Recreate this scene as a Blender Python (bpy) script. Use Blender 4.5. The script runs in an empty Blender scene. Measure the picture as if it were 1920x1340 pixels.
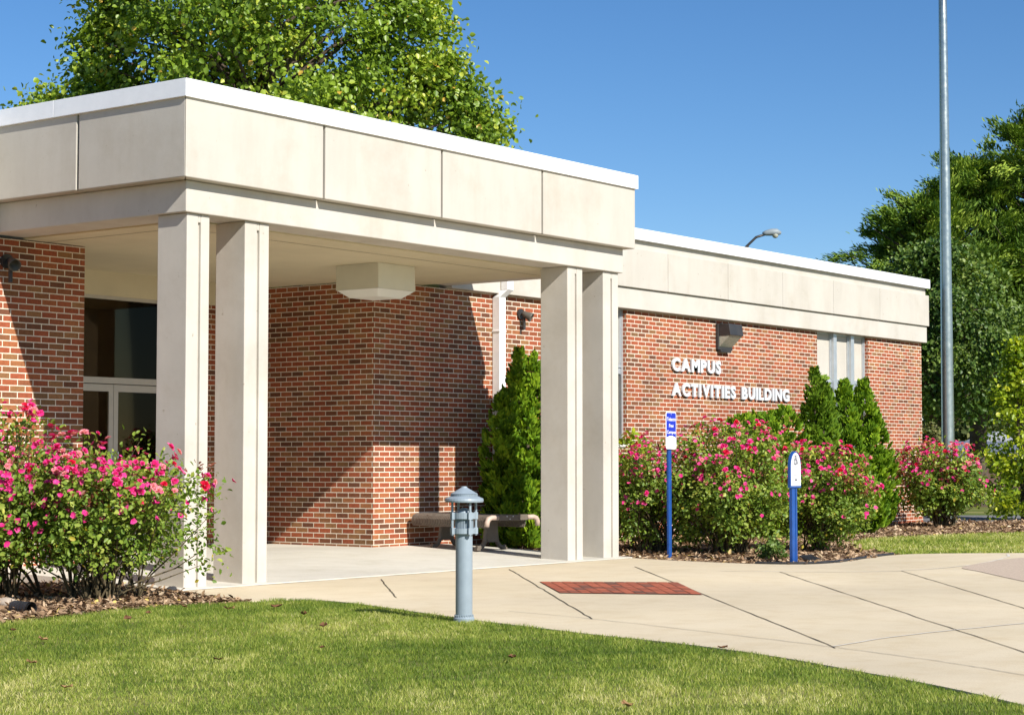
import bpy, bmesh, math, random
import numpy as np
from mathutils import Vector, Matrix
from mathutils.geometry import tessellate_polygon

S = bpy.context.scene
COL = S.collection
# ------------------------------------------------------------------ camera
cam_d = bpy.data.cameras.new("camera")
cam_d.sensor_width = 36.0
cam_d.lens = 3583.0 / 1920.0 * 36.0
cam_d.clip_start = 0.1
cam_d.clip_end = 2000.0
cam = bpy.data.objects.new("camera", cam_d)
COL.objects.link(cam)
cam.location = (0, 0, 1.18)
cam.rotation_euler = (math.radians(90 + 3.115), 0, math.radians(37.01 - 90))
S.camera = cam
# ------------------------------------------------------------------ light
RAY = Vector((0.28, 1.0, -0.73)).normalized()          # the way sunlight travels
SUN_EL = math.asin(-RAY.z)
SUN_AZ = math.atan2(-RAY.x, -RAY.y)                    # clockwise from +Y
w = bpy.data.worlds.new("World")
S.world = w
w.use_nodes = True
nt = w.node_tree
bg = nt.nodes["Background"]
sky = nt.nodes.new("ShaderNodeTexSky")
sky.sky_type = 'NISHITA'
sky.sun_disc = False
sky.sun_elevation = SUN_EL
sky.sun_rotation = SUN_AZ
sky.air_density = 0.85
sky.dust_density = 0.1
sky.ozone_density = 4.0
hs = nt.nodes.new("ShaderNodeHueSaturation")
hs.inputs['Saturation'].default_value = 1.2
hs.inputs['Hue'].default_value = 0.503
nt.links.new(sky.outputs[0], hs.inputs['Color'])
nt.links.new(hs.outputs[0], bg.inputs[0])
bg.inputs[1].default_value = 0.084
sd = bpy.data.lights.new("sun", 'SUN')
sd.energy = 5.0
sd.angle = math.radians(0.5)
sd.color = (1.0, 0.945, 0.86)
so = bpy.data.objects.new("sun", sd)
COL.objects.link(so)
so.rotation_euler = RAY.to_track_quat('-Z', 'Y').to_euler()
so.location = (5, -10, 20)
S.view_settings.view_transform = 'Standard'
S.view_settings.look = 'None'
S.view_settings.exposure = 0.52
S.view_settings.gamma = 1.0
S.view_settings.use_curve_mapping = False
try:
    S.cycles.max_bounces = 8
    S.cycles.transparent_max_bounces = 12
    S.cycles.use_denoising = True
except Exception:
    pass

RNG = np.random.default_rng(7)
random.seed(7)
RIGHT = np.array([0.602, -0.7986, 0.0])
FWD = np.array([0.7986, 0.602, 0.0])

# ------------------------------------------------------------------ helpers
def tag(o, label=None, cat=None, group=None, kind=None):
    if label: o['label'] = label
    if cat: o['category'] = cat
    if group: o['group'] = group
    if kind: o['kind'] = kind
    return o

ORG = {}
def thing(name, label, cat, loc, group=None):
    o = bpy.data.objects.new(name, None)
    o.empty_display_size = 0.2
    COL.objects.link(o)
    o.location = loc
    ORG[o.name] = Vector(loc)
    return tag(o, label, cat, group)

class MB:
    def __init__(self):
        self.v = []; self.f = []; self.m = []; self.mi = 0
    def add(self, vs, fs):
        b = len(self.v)
        self.v += [tuple(map(float, p)) for p in vs]
        for f in fs:
            self.f.append([b + i for i in f]); self.m.append(self.mi)
        return self
    def box(self, x0, x1, y0, y1, z0, z1, M=None):
        p = [(x0, y0, z0), (x1, y0, z0), (x1, y1, z0), (x0, y1, z0), (x0, y0, z1), (x1, y0, z1), (x1, y1, z1), (x0, y1, z1)]
        if M is not None: p = [M @ Vector(q) for q in p]
        return self.add(p, [(0, 3, 2, 1), (4, 5, 6, 7), (0, 1, 5, 4), (1, 2, 6, 5), (2, 3, 7, 6), (3, 0, 4, 7)])
    def prism(self, poly, z0, z1, M=None):
        """poly: ccw list of (x,y); extruded in z"""
        n = len(poly)
        p = [(x, y, z0) for x, y in poly] + [(x, y, z1) for x, y in poly]
        if M is not None: p = [M @ Vector(q) for q in p]
        fs = [tuple(reversed(range(n))), tuple(range(n, 2 * n))]
        fs += [(i, (i + 1) % n, n + (i + 1) % n, n + i) for i in range(n)]
        return self.add(p, fs)
    def extr(self, poly, axis, a, b, M=None):
        """poly in the plane across axis ('x': (y,z), 'y': (x,z)); extruded from a to b"""
        n = len(poly)
        if axis == 'x': p = [(a, u, v) for u, v in poly] + [(b, u, v) for u, v in poly]
        else: p = [(u, a, v) for u, v in poly] + [(u, b, v) for u, v in poly]
        if M is not None: p = [M @ Vector(q) for q in p]
        fs = [tuple(range(n)), tuple(reversed(range(n, 2 * n)))]
        fs += [((i + 1) % n, i, n + i, n + (i + 1) % n) for i in range(n)]
        return self.add(p, fs)
    def tube(self, path, rad, n=8, cap=True, M=None):
        path = [Vector(p) for p in path]
        if not hasattr(rad, '__len__'): rad = [rad] * len(path)
        vs = []; u = None
        for i, p in enumerate(path):
            t = (path[min(i + 1, len(path) - 1)] - path[max(i - 1, 0)]).normalized()
            if u is None:
                u = t.orthogonal().normalized()
            else:
                u = (u - t * u.dot(t))
                u = u.normalized() if u.length > 1e-6 else t.orthogonal().normalized()
            w_ = t.cross(u)
            for k in range(n):
                a = 2 * math.pi * k / n
                vs.append(p + (u * math.cos(a) + w_ * math.sin(a)) * rad[i])
        if M is not None: vs = [M @ q for q in vs]
        fs = []
        for i in range(len(path) - 1):
            for k in range(n):
                fs.append((i * n + k, i * n + (k + 1) % n, (i + 1) * n + (k + 1) % n, (i + 1) * n + k))
        if cap:
            fs.append(tuple(reversed(range(n)))); fs.append(tuple(range((len(path) - 1) * n, len(path) * n)))
        return self.add(vs, fs)
    def lathe(self, prof, c, n=24, M=None):
        """prof: list of (r,z) around the vertical at c"""
        vs = []
        for r, z in prof:
            for k in range(n):
                a = 2 * math.pi * k / n
                vs.append(Vector((c[0] + r * math.cos(a), c[1] + r * math.sin(a), c[2] + z)))
        if M is not None: vs = [M @ q for q in vs]
        fs = []
        for i in range(len(prof) - 1):
            for k in range(n):
                fs.append((i * n + k, i * n + (k + 1) % n, (i + 1) * n + (k + 1) % n, (i + 1) * n + k))
        fs.append(tuple(reversed(range(n)))); fs.append(tuple(range((len(prof) - 1) * n, len(prof) * n)))
        return self.add(vs, fs)
    def build(self, name, mat, parent=None, org=None, smooth=False, bevel=0.0, uv=False, segs=2):
        me = bpy.data.meshes.new(name)
        if parent is not None: org = ORG[parent.name]
        if org is None: org = Vector((0, 0, 0))
        org = Vector(org)
        me.from_pydata([(v[0] - org.x, v[1] - org.y, v[2] - org.z) for v in self.v], [], self.f)
        mats = mat if isinstance(mat, (list, tuple)) else [mat]
        for m in mats: me.materials.append(m)
        if len(mats) > 1: me.polygons.foreach_set('material_index', self.m)
        if uv:
            me.update()
            ul = me.uv_layers.new(name='UVMap')
            for p in me.polygons:
                n = p.normal
                ax = max(range(3), key=lambda i: abs(n[i]))
                for li in p.loop_indices:
                    v = self.v[me.loops[li].vertex_index]
                    ul.data[li].uv = (v[1], v[2]) if ax == 0 else ((v[0], v[2]) if ax == 1 else (v[0], v[1]))
        if smooth:
            me.polygons.foreach_set('use_smooth', [True] * len(me.polygons))
        me.update()
        o = bpy.data.objects.new(name, me)
        COL.objects.link(o)
        if parent is not None:
            o.parent = parent
            ORG[o.name] = org
        else:
            o.location = org
            ORG[o.name] = org
        if bevel > 0:
            b = o.modifiers.new('bevel', 'BEVEL'); b.width = bevel; b.segments = segs; b.limit_method = 'ANGLE'; b.angle_limit = math.radians(40)
            b.harden_normals = False
        return o

def np_mesh(name, V, F, mat, parent=None, org=None, tint=None, smooth=False):
    """V (n,3), F (m,k) all faces of k corners"""
    if parent is not None: org = ORG[parent.name]
    if org is None: org = Vector((0, 0, 0))
    V = np.asarray(V, dtype=np.float32) - np.array(org, dtype=np.float32)
    F = np.asarray(F, dtype=np.int32)
    me = bpy.data.meshes.new(name)
    me.vertices.add(len(V)); me.vertices.foreach_set('co', V.ravel())
    me.loops.add(F.size); me.loops.foreach_set('vertex_index', F.ravel())
    me.polygons.add(len(F)); me.polygons.foreach_set('loop_start', np.arange(len(F), dtype=np.int32) * F.shape[1])
    if smooth: me.polygons.foreach_set('use_smooth', np.ones(len(F), dtype=bool))
    me.update(calc_edges=True)
    if tint is not None:
        a = me.attributes.new('tint', 'FLOAT', 'POINT'); a.data.foreach_set('value', np.asarray(tint, dtype=np.float32))
    for m in (mat if isinstance(mat, (list, tuple)) else [mat]): me.materials.append(m)
    o = bpy.data.objects.new(name, me)
    COL.objects.link(o)
    if parent is not None: o.parent = parent
    else: o.location = org
    ORG[o.name] = Vector(org)
    return o

def unit(a):
    return a / np.maximum(np.linalg.norm(a, axis=-1, keepdims=True), 1e-9)
def rdir(n, rng):
    return unit(rng.normal(size=(n, 3)))
def leaves(P, D, N, L, W, fold=0.25, tint=None):
    """one folded six-point leaf per row"""
    n = len(P)
    D = unit(D); Sd = unit(np.cross(D, N)); N = np.cross(Sd, D)
    L = np.broadcast_to(np.asarray(L, float), (n,))[:, None]; W = np.broadcast_to(np.asarray(W, float), (n,))[:, None]
    up = N * W * fold
    V = np.stack([P, P + D * L * .33 + Sd * W * .5 + up, P + D * L * .72 + Sd * W * .38 + up, P + D * L,
                  P + D * L * .72 - Sd * W * .38 + up, P + D * L * .33 - Sd * W * .5 + up], axis=1).reshape(-1, 3)
    b = np.arange(n)[:, None] * 6
    F = np.concatenate([b + np.array([[0, 1, 2, 3]]), b + np.array([[0, 3, 4, 5]])])
    T = None if tint is None else np.repeat(tint, 6)
    return V, F, T

# ------------------------------------------------------------------ materials
def mat_new(name):
    m = bpy.data.materials.new(name); m.use_nodes = True
    return m, m.node_tree, m.node_tree.nodes["Principled BSDF"]
def ramp(nt, stops, interp='LINEAR'):
    r = nt.nodes.new('ShaderNodeValToRGB'); r.color_ramp.interpolation = interp
    e = r.color_ramp.elements
    while len(e) < len(stops): e.new(0.5)
    for i, (p, c) in enumerate(stops):
        e[i].position = p; e[i].color = (*c, 1)
    return r
def noise(nt, scale, detail=4, rough=.55, coord='Object', vec=None):
    n = nt.nodes.new('ShaderNodeTexNoise'); n.inputs['Scale'].default_value = scale; n.inputs['Detail'].default_value = detail; n.inputs['Roughness'].default_value = rough
    if vec is None:
        t = nt.nodes.new('ShaderNodeTexCoord'); vec = t.outputs[coord]
    nt.links.new(vec, n.inputs['Vector'])
    return n
def mixc(nt, fac, a, b, mode='MIX'):
    m = nt.nodes.new('ShaderNodeMix'); m.data_type = 'RGBA'; m.blend_type = mode
    if isinstance(fac, (int, float)): m.inputs[0].default_value = fac
    else: nt.links.new(fac, m.inputs[0])
    for s, v in ((6, a), (7, b)):
        if isinstance(v, tuple): m.inputs[s].default_value = (*v, 1)
        else: nt.links.new(v, m.inputs[s])
    return m.outputs[2]
def bump(nt, bsdf, h, strength=.3, dist=.01):
    b = nt.nodes.new('ShaderNodeBump'); b.inputs['Strength'].default_value = strength; b.inputs['Distance'].default_value = dist
    nt.links.new(h, b.inputs['Height']); nt.links.new(b.outputs[0], bsdf.inputs['Normal'])

def painted(name, col, rough=.6, var=.10, scale=3.0, bumps=.15, spec=.3, streak=0):
    m, nt, b = mat_new(name)
    n1 = noise(nt, scale, 6, .6); n2 = noise(nt, scale * 14, 3, .6)
    lo = tuple(c * (1 - var) for c in col); hi = tuple(min(1, c * (1 + var * .5)) for c in col)
    r = ramp(nt, [(.3, lo), (.7, hi)]); nt.links.new(n1.outputs[0], r.inputs[0])
    out = r.outputs[0]
    if streak:
        tc = nt.nodes.new('ShaderNodeTexCoord'); mp = nt.nodes.new('ShaderNodeMapping'); mp.inputs['Scale'].default_value = (3.2, 3.2, .55)
        nt.links.new(tc.outputs['Object'], mp.inputs[0])
        n3 = noise(nt, 1.0, 5, .65, vec=mp.outputs[0]); sr = ramp(nt, [(.28, (1 - streak, 1 - streak * 1.15, 1 - streak * 1.4)), (.55, (1, 1, 1))]); nt.links.new(n3.outputs[0], sr.inputs[0])
        out = mixc(nt, 1.0, out, sr.outputs[0], 'MULTIPLY')
    if streak:
        n4 = noise(nt, 16, 2, .5); pr = ramp(nt, [(.735, (1, 1, 1)), (.775, (.72, .68, .62))]); nt.links.new(n4.outputs[0], pr.inputs[0])
        n5 = noise(nt, .9, 6, .7); dr = ramp(nt, [(.36, (.93, .915, .89)), (.5, (1, 1, 1))]); nt.links.new(n5.outputs[0], dr.inputs[0])
        out = mixc(nt, 1.0, mixc(nt, 1.0, out, pr.outputs[0], 'MULTIPLY'), dr.outputs[0], 'MULTIPLY')
    nt.links.new(out, b.inputs['Base Color'])
    b.inputs['Roughness'].default_value = rough; b.inputs['Specular IOR Level'].default_value = spec
    bump(nt, b, n2.outputs[0], bumps, .01)
    return m
def metal_paint(name, col, rough=.4, metallic=0.0, var=.08):
    m, nt, b = mat_new(name)
    n1 = noise(nt, 9, 5, .6)
    r = ramp(nt, [(.3, tuple(c * (1 - var) for c in col)), (.7, tuple(min(1, c * (1 + var)) for c in col))]); nt.links.new(n1.outputs[0], r.inputs[0])
    nt.links.new(r.outputs[0], b.inputs['Base Color'])
    rr = ramp(nt, [(.3, (rough * .8,) * 3), (.8, (min(1, rough * 1.3),) * 3)]); nt.links.new(n1.outputs[0], rr.inputs[0]); nt.links.new(rr.outputs[0], b.inputs['Roughness'])
    b.inputs['Metallic'].default_value = metallic
    return m
def brick_mat():
    m, nt, b = mat_new('brick')
    t = nt.nodes.new('ShaderNodeTexCoord')
    wob = noise(nt, 40, 2, .5, vec=t.outputs['UV'])
    vm = nt.nodes.new('ShaderNodeVectorMath'); vm.operation = 'MULTIPLY_ADD'
    nt.links.new(wob.outputs['Color'], vm.inputs[0]); vm.inputs[1].default_value = (.0035, .0025, 0); nt.links.new(t.outputs['UV'], vm.inputs[2])
    br = nt.nodes.new('ShaderNodeTexBrick')
    nt.links.new(vm.outputs[0], br.inputs['Vector'])
    br.inputs['Color1'].default_value = (0, 0, 0, 1); br.inputs['Color2'].default_value = (1, 1, 1, 1); br.inputs['Mortar'].default_value = (.5, .5, .5, 1)
    br.inputs['Scale'].default_value = 1; br.inputs['Mortar Size'].default_value = .0056; br.inputs['Mortar Smooth'].default_value = .12
    br.inputs['Brick Width'].default_value = .2; br.inputs['Row Height'].default_value = .0655
    r = ramp(nt, [(0, (.16, .073, .043)), (.12, (.22, .083, .044)), (.24, (.27, .125, .058)), (.34, (.32, .092, .045)), (.65, (.38, .105, .050)), (.84, (.39, .135, .057)), (.94, (.34, .170, .074)), (1, (.22, .12, .058))])
    nt.links.new(br.outputs['Color'], r.inputs[0])
    n1 = noise(nt, 30, 5, .7, vec=t.outputs['UV'])
    nr = ramp(nt, [(.25, (.62, .60, .58)), (.75, (1.12, 1.1, 1.08))]); nt.links.new(n1.outputs[0], nr.inputs[0])
    bc = mixc(nt, 1.0, r.outputs[0], nr.outputs[0], 'MULTIPLY')
    n2 = noise(nt, 1.1, 4, .6, vec=t.outputs['UV'])
    st = ramp(nt, [(.35, (.82, .80, .80)), (.65, (1.05, 1.05, 1.05))]); nt.links.new(n2.outputs[0], st.inputs[0])
    n3 = noise(nt, 60, 3, .6, vec=t.outputs['UV'])
    mr = ramp(nt, [(.3, (.68, .60, .48)), (.7, (.87, .79, .66))]); nt.links.new(n3.outputs[0], mr.inputs[0])
    c = mixc(nt, br.outputs['Fac'], bc, mr.outputs[0])
    c = mixc(nt, 1.0, c, st.outputs[0], 'MULTIPLY')
    nt.links.new(c, b.inputs['Base Color'])
    b.inputs['Roughness'].default_value = .85; b.inputs['Specular IOR Level'].default_value = .2
    inv = nt.nodes.new('ShaderNodeMath'); inv.operation = 'MULTIPLY_ADD'; inv.inputs[1].default_value = -1; 
    nt.links.new(br.outputs['Fac'], inv.inputs[0]); 
    ns = nt.nodes.new('ShaderNodeMath'); ns.operation = 'MULTIPLY'; ns.inputs[1].default_value = .35; nt.links.new(n1.outputs[0], ns.inputs[0])
    nt.links.new(ns.outputs[0], inv.inputs[2])
    bump(nt, b, inv.outputs[0], .7, .006)
    return m
def leaf_mat(name, stops, trans=.35, rough=.45, spec=.35, attr='tint'):
    m, nt, b = mat_new(name)
    a = nt.nodes.new('ShaderNodeAttribute'); a.attribute_name = attr
    r = ramp(nt, stops); nt.links.new(a.outputs['Fac'], r.inputs[0])
    nt.links.new(r.outputs[0], b.inputs['Base Color'])
    b.inputs['Roughness'].default_value = rough; b.inputs['Specular IOR Level'].default_value = spec
    tr = nt.nodes.new('ShaderNodeBsdfTranslucent'); tc = mixc(nt, 1.0, r.outputs[0], (1.3, 1.35, .5), 'MULTIPLY'); nt.links.new(tc, tr.inputs[0])
    mx = nt.nodes.new('ShaderNodeMixShader'); mx.inputs[0].default_value = trans
    nt.links.new(b.outputs[0], mx.inputs[1]); nt.links.new(tr.outputs[0], mx.inputs[2])
    nt.links.new(mx.outputs[0], nt.nodes['Material Output'].inputs[0])
    return m
def glass_mat(name, tintc=(.75, .8, .78)):
    m, nt, b = mat_new(name)
    nt.nodes.remove(b)
    g = nt.nodes.new('ShaderNodeBsdfGlossy'); g.inputs['Roughness'].default_value = .02; g.inputs['Color'].default_value = (.30, .25, .19, 1)
    t = nt.nodes.new('ShaderNodeBsdfTransparent'); t.inputs[0].default_value = (*tintc, 1)
    f = nt.nodes.new('ShaderNodeFresnel'); f.inputs[0].default_value = 1.5
    x = nt.nodes.new('ShaderNodeMixShader')
    nt.links.new(f.outputs[0], x.inputs[0]); nt.links.new(t.outputs[0], x.inputs[1]); nt.links.new(g.outputs[0], x.inputs[2])
    nt.links.new(x.outputs[0], nt.nodes['Material Output'].inputs[0])
    return m
def ground_mat(name, stops, scale, fine, bumps=.4, rough=.95, fine_amt=.35):
    m, nt, b = mat_new(name)
    n1 = noise(nt, scale, 6, .62); n2 = noise(nt, fine, 4, .7)
    r = ramp(nt, stops); nt.links.new(n1.outputs[0], r.inputs[0])
    fr = ramp(nt, [(.25, (1 - fine_amt,) * 3), (.75, (1 + fine_amt,) * 3)]); nt.links.new(n2.outputs[0], fr.inputs[0])
    c = mixc(nt, 1.0, r.outputs[0], fr.outputs[0], 'MULTIPLY')
    nt.links.new(c, b.inputs['Base Color']); b.inputs['Roughness'].default_value = rough; b.inputs['Specular IOR Level'].default_value = .15
    bump(nt, b, n2.outputs[0], bumps, .01)
    return m

CREAM = painted('cream_paint', (.53, .50, .445), .6, .08, 1.7, .10, streak=.06)
CREAM2 = painted('cream_panel_paint', (.505, .475, .42), .65, .07, 1.4, .09, streak=.075)
CEIL = painted('ceiling_paint', (.60, .53, .37), .7, .10, 1.0, .25)
WHITE = metal_paint('white_metal', (.80, .82, .85), .35, 0, .03)
WHITEP = metal_paint('white_paint', (.78, .78, .78), .45, 0, .05)
BRICK = brick_mat()
DARK = metal_paint('dark_bronze', (.035, .033, .032), .45, .0, .25)
BLACKP = metal_paint('black_plastic', (.02, .021, .024), .5, 0, .3)
ALU = metal_paint('aluminium', (.55, .58, .60), .4, .6, .06)
GREYP = metal_paint('grey_paint', (.50, .53, .55), .45, 0, .05)
BOLL = metal_paint('bollard_paint', (.25, .305, .35), .42, 0, .07)
BLUE = metal_paint('blue_paint', (.010, .065, .27), .4, 0, .18)
SIGNBLUE = metal_paint('sign_blue', (.012, .03, .42), .35, 0, .02)
SIGNWHITE = metal_paint('sign_white', (.82, .82, .83), .35, 0, .02)
INK = metal_paint('ink', (.05, .055, .08), .5, 0, .02)
INKGREY = metal_paint('grey_ink', (.42, .43, .45), .5, 0, .02)
LETTER = metal_paint('letter_metal', (.60, .63, .65), .35, 0, .05)
POLE = metal_paint('pole_metal', (.42, .46, .44), .32, .85, .10)
BROWNM = metal_paint('bench_brown', (.135, .112, .09), .5, 0, .15)
BEIGE = metal_paint('bench_beige', (.48, .37, .30), .5, 0, .06)
BARK = painted('bark', (.10, .075, .055), .9, .4, 6, .8)
STEM = painted('rose_stem', (.11, .085, .045), .8, .35, 20, .3)
LENSM = painted('lamp_lens', (.42, .42, .33), .25, .25, 30, .2, .5)
GLASS = glass_mat('glass', (.72, .66, .55))
INTER = painted('interior_wall', (.42, .35, .25), .8, .15)
INTERC = painted('interior_ceiling', (.6, .62, .58), .8, .05)
GAP = painted('joint_filler', (.10, .085, .06), .9, .3, 12)
SHINGLE = painted('shingle', (.13, .15, .19), .85, .25, 2.5, .4)
SHINGLE2 = painted('pale_shingle', (.34, .35, .38), .85, .2, 2.5, .4)
PAPER = painted('sill_stone', (.6, .58, .52), .7, .08)

# ------------------------------------------------------------------ ground outlines (plan, metres)
def crom(pts, k=6):
    out = []
    for i in range(len(pts) - 1):
        p0 = np.array(pts[max(i - 1, 0)]); p1 = np.array(pts[i]); p2 = np.array(pts[i + 1]); p3 = np.array(pts[min(i + 2, len(pts) - 1)])
        for j in range(k):
            t = j / k
            out.append(tuple(.5 * ((2 * p1) + (-p0 + p2) * t + (2 * p0 - 5 * p1 + 4 * p2 - p3) * t * t + (-p0 + 3 * p1 - 3 * p2 + p3) * t ** 3)))
    out.append(tuple(pts[-1]))
    return out
LAWN_EDGE = crom([(11.66, 11.56), (12.06, 11.51), (12.10, 11.01), (11.91, 10.40), (11.60, 9.62), (11.32, 8.93), (11.12, 8.30), (10.85, 7.46), (10.62, 6.55), (10.28, 5.72), (9.86, 4.98), (9.45, 4.28), (8.99, 3.66), (8.45, 2.99), (7.3, 1.9), (5.5, .4)])
RIGHT_EDGE = crom([(40, 4.0), (33, 4.2), (28, 6.0), (24.6, 8.68), (23.85, 9.67), (23.01, 10.50), (22.46, 10.76), (21.67, 10.71), (20.82, 10.57), (20.12, 10.49), (19.62, 10.66), (19.42, 11.23), (19.52, 12.31), (19.7, 13.0)])
PATH = LAWN_EDGE + [(9, -6), (40, -6)] + RIGHT_EDGE + [(12.2, 13.0), (11.99, 12.72), (11.81, 12.17)]
MULCH_L = crom([(3.5, 11.9), (6, 11.75), (8.35, 11.54), (9.06, 11.57), (9.91, 11.68), (10.79, 11.79), (11.45, 11.60), (11.66, 11.56)]) + [(11.81, 12.17), (11.99, 12.72), (12.2, 13.0), (12.2, 15.97), (3.5, 15.97)]
GRASS_STRIP_TOP = crom([(22.5, 10.78), (23.4, 11.75), (24.5, 12.45), (25.86, 13.09), (26.93, 13.31), (28.71, 13.07), (30.65, 12.42), (32.34, 11.4), (34, 10.2), (36, 9.2), (39, 8.6)])
_re = [p for p in RIGHT_EDGE if p[0] <= 22.5]
MULCH_R = [(19.7, 15.97)] + list(reversed(_re)) + GRASS_STRIP_TOP + [(39.5, 10.5), (37.6, 12.2), (36.1, 15.0), (35.3, 16.0), (34.9, 20), (34.43, 20), (34.43, 15.97)]
STRIP = list(reversed([p for p in RIGHT_EDGE if p[0] > 22.4])) + [(39, 4.2)] + list(reversed(GRASS_STRIP_TOP))
SLAB_Z = lambda y: .012 + max(0, min(1, (y - 13.0) / 2.98)) * .088

def inpoly(P, poly):
    x = P[:, 0]; y = P[:, 1]; c = np.zeros(len(P), bool); n = len(poly)
    for i in range(n):
        x1, y1 = poly[i]; x2, y2 = poly[(i + 1) % n]
        m = ((y1 > y) != (y2 > y))
        with np.errstate(divide='ignore', invalid='ignore'):
            xi = (x2 - x1) * (y - y1) / ((y2 - y1) if y2 != y1 else 1e-9) + x1
        c ^= m & (x < xi)
    return c

def sheet(name, poly, z, mat, depth=0.0, parent=None, uv=False):
    mb = MB()
    tri = tessellate_polygon([[Vector((x, y, 0)) for x, y in poly]])
    area = 0
    for i in range(len(poly)):
        a, b = poly[i], poly[(i + 1) % len(poly)]; area += a[0] * b[1] - b[0] * a[1]
    P = poly
    mb.v = [(x, y, z) for x, y in P]
    for t in tri:
        a, b, c = [Vector((*P[i], 0)) for i in t]
        mb.f.append(list(t) if (b - a).cross(c - a).z > 0 else [t[0], t[2], t[1]]); mb.m.append(0)
    if depth > 0:
        n = len(P); mb.v += [(x, y, z - depth) for x, y in P]
        for i in range(n):
            j = (i + 1) % n
            f = [i, n + i, n + j, j] if area > 0 else [i, j, n + j, n + i]
            mb.f.append(f); mb.m.append(0)
    return mb.build(name, mat, parent, uv=uv)

# ground: one big sheet with the fall of the land far off
LAWN_M = ground_mat('lawn_soil', [(.3, (.09, .12, .022)), (.5, (.13, .155, .034)), (.68, (.26, .24, .09))], .55, 22, .5)
def far_z(x, y):
    d = math.hypot(x - 25, y - 10)
    t = max(0, min(1, (d - 42) / 70)); t = t * t * (3 - 2 * t)
    return -.012 - 1.35 * t
xs = sorted(set([-400, -250, -150, -80] + [round(-50 + 8 * i, 2) for i in range(30)] + [200, 260, 350, 500, 700]))
mb = MB(); nX = len(xs)
for yv in xs:
    for xv in xs:
        mb.v.append((xv, yv, far_z(xv, yv)))
for j in range(nX - 1):
    for i in range(nX - 1):
        a = j * nX + i
        mb.f.append([a, a + 1, a + nX + 1, a + nX]); mb.m.append(0)
tag(mb.build('lawn_ground', LAWN_M), kind='structure')

def concrete(name, c1, c2, stain):
    m, nt, b = mat_new(name)
    n1 = noise(nt, .6, 6, .62); n2 = noise(nt, 90, 3, .7); n3 = noise(nt, 3.0, 7, .68)
    r = ramp(nt, [(.32, c1), (.68, c2)]); nt.links.new(n1.outputs[0], r.inputs[0])
    s = ramp(nt, [(.30, stain), (.52, (1, 1, 1))]); nt.links.new(n3.outputs[0], s.inputs[0])
    c = mixc(nt, .8, r.outputs[0], s.outputs[0], 'MULTIPLY')
    f = ramp(nt, [(.3, (.88, .88, .88)), (.7, (1.06, 1.06, 1.06))]); nt.links.new(n2.outputs[0], f.inputs[0])
    c = mixc(nt, 1.0, c, f.outputs[0], 'MULTIPLY')
    n6 = noise(nt, .28, 3, .5); t6 = ramp(nt, [(.35, (.90, .89, .88)), (.65, (1.06, 1.05, 1.03))]); nt.links.new(n6.outputs[0], t6.inputs[0])
    n7 = noise(nt, 7, 3, .5); t7 = ramp(nt, [(.72, (1, 1, 1)), (.80, (.74, .70, .64))]); nt.links.new(n7.outputs[0], t7.inputs[0])
    c = mixc(nt, 1.0, mixc(nt, 1.0, c, t6.outputs[0], 'MULTIPLY'), t7.outputs[0], 'MULTIPLY')
    nt.links.new(c, b.inputs['Base Color']); b.inputs['Roughness'].default_value = .85; b.inputs['Specular IOR Level'].default_value = .25
    bump(nt, b, n2.outputs[0], .25, .004)
    return m
PATHM = concrete('path_concrete', (.61, .525, .37), (.68, .59, .43), (.90, .86, .79))
SLABM = concrete('slab_concrete', (.58, .56, .49), (.66, .64, .57), (.88, .87, .82))
path = tag(sheet('path', PATH, 0.0, PATHM, .08), kind='structure')
JOINT = painted('joint_dark', (.11, .09, .06), .9, .4, 20)
PALE = painted('joint_pale', (.66, .62, .54), .8, .1, 10)
def strip(pts, wd, z, jitter=0.0):
    mb = MB(); pts = [np.array(p) for p in pts]; rows = []
    for i, p in enumerate(pts):
        t = pts[min(i + 1, len(pts) - 1)] - pts[max(i - 1, 0)]; t = t / np.linalg.norm(t); n = np.array([-t[1], t[0]])
        o = n * RNG.normal() * jitter; ww = wd * (.75 + .5 * RNG.random()) * .5
        rows.append((p + o - n * ww, p + o + n * ww))
    mb.v = [(*q, z) for r in rows for q in r]
    for i in range(len(rows) - 1):
        mb.f.append([2 * i, 2 * i + 2, 2 * i + 3, 2 * i + 1]); mb.m.append(0)
    return mb
def dens(a, b, n=26):
    a = np.array(a); b = np.array(b)
    return [a + (b - a) * i / n for i in range(n + 1)]
for a, b in [((14.60, 12.65), (12.72, 10.85)), ((16.80, 12.70), (11.89, 8.21)), ((18.07, 11.89), (10.96, 5.69)), ((18.14, 10.08), (9.9, 3.4)), ((19.10, 9.13), (12.5, 4.3))]:
    strip(dens(a, b, 34), .011, .004, .004).build('expansion_joint', JOINT, path)
strip(crom([(12.10, 9.16), (11.89, 8.21), (11.44, 6.87), (11.00, 5.70), (10.59, 4.79), (10.22, 4.16), (9.6, 3.2)], 10), .008, .004, .006).build('expansion_joint', painted('joint_grey', (.28, .25, .2), .9, .3, 20), path)
strip(crom([(11.05, 5.76), (11.99, 5.74), (13.48, 5.47), (15, 5.0)], 8), .022, .004, .006).build('mortar_line', PALE, path)
strip(crom([(17.90, 10.72), (18.75, 9.35), (20.27, 9.0), (22.27, 9.30), (23.4, 9.7)], 8), .03, .004, .006).build('mortar_line', PALE, path)
strip(dens((12.25, 12.985), (19.65, 12.985), 30), .022, .004, .003).build('mortar_line', PALE, path)
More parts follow.
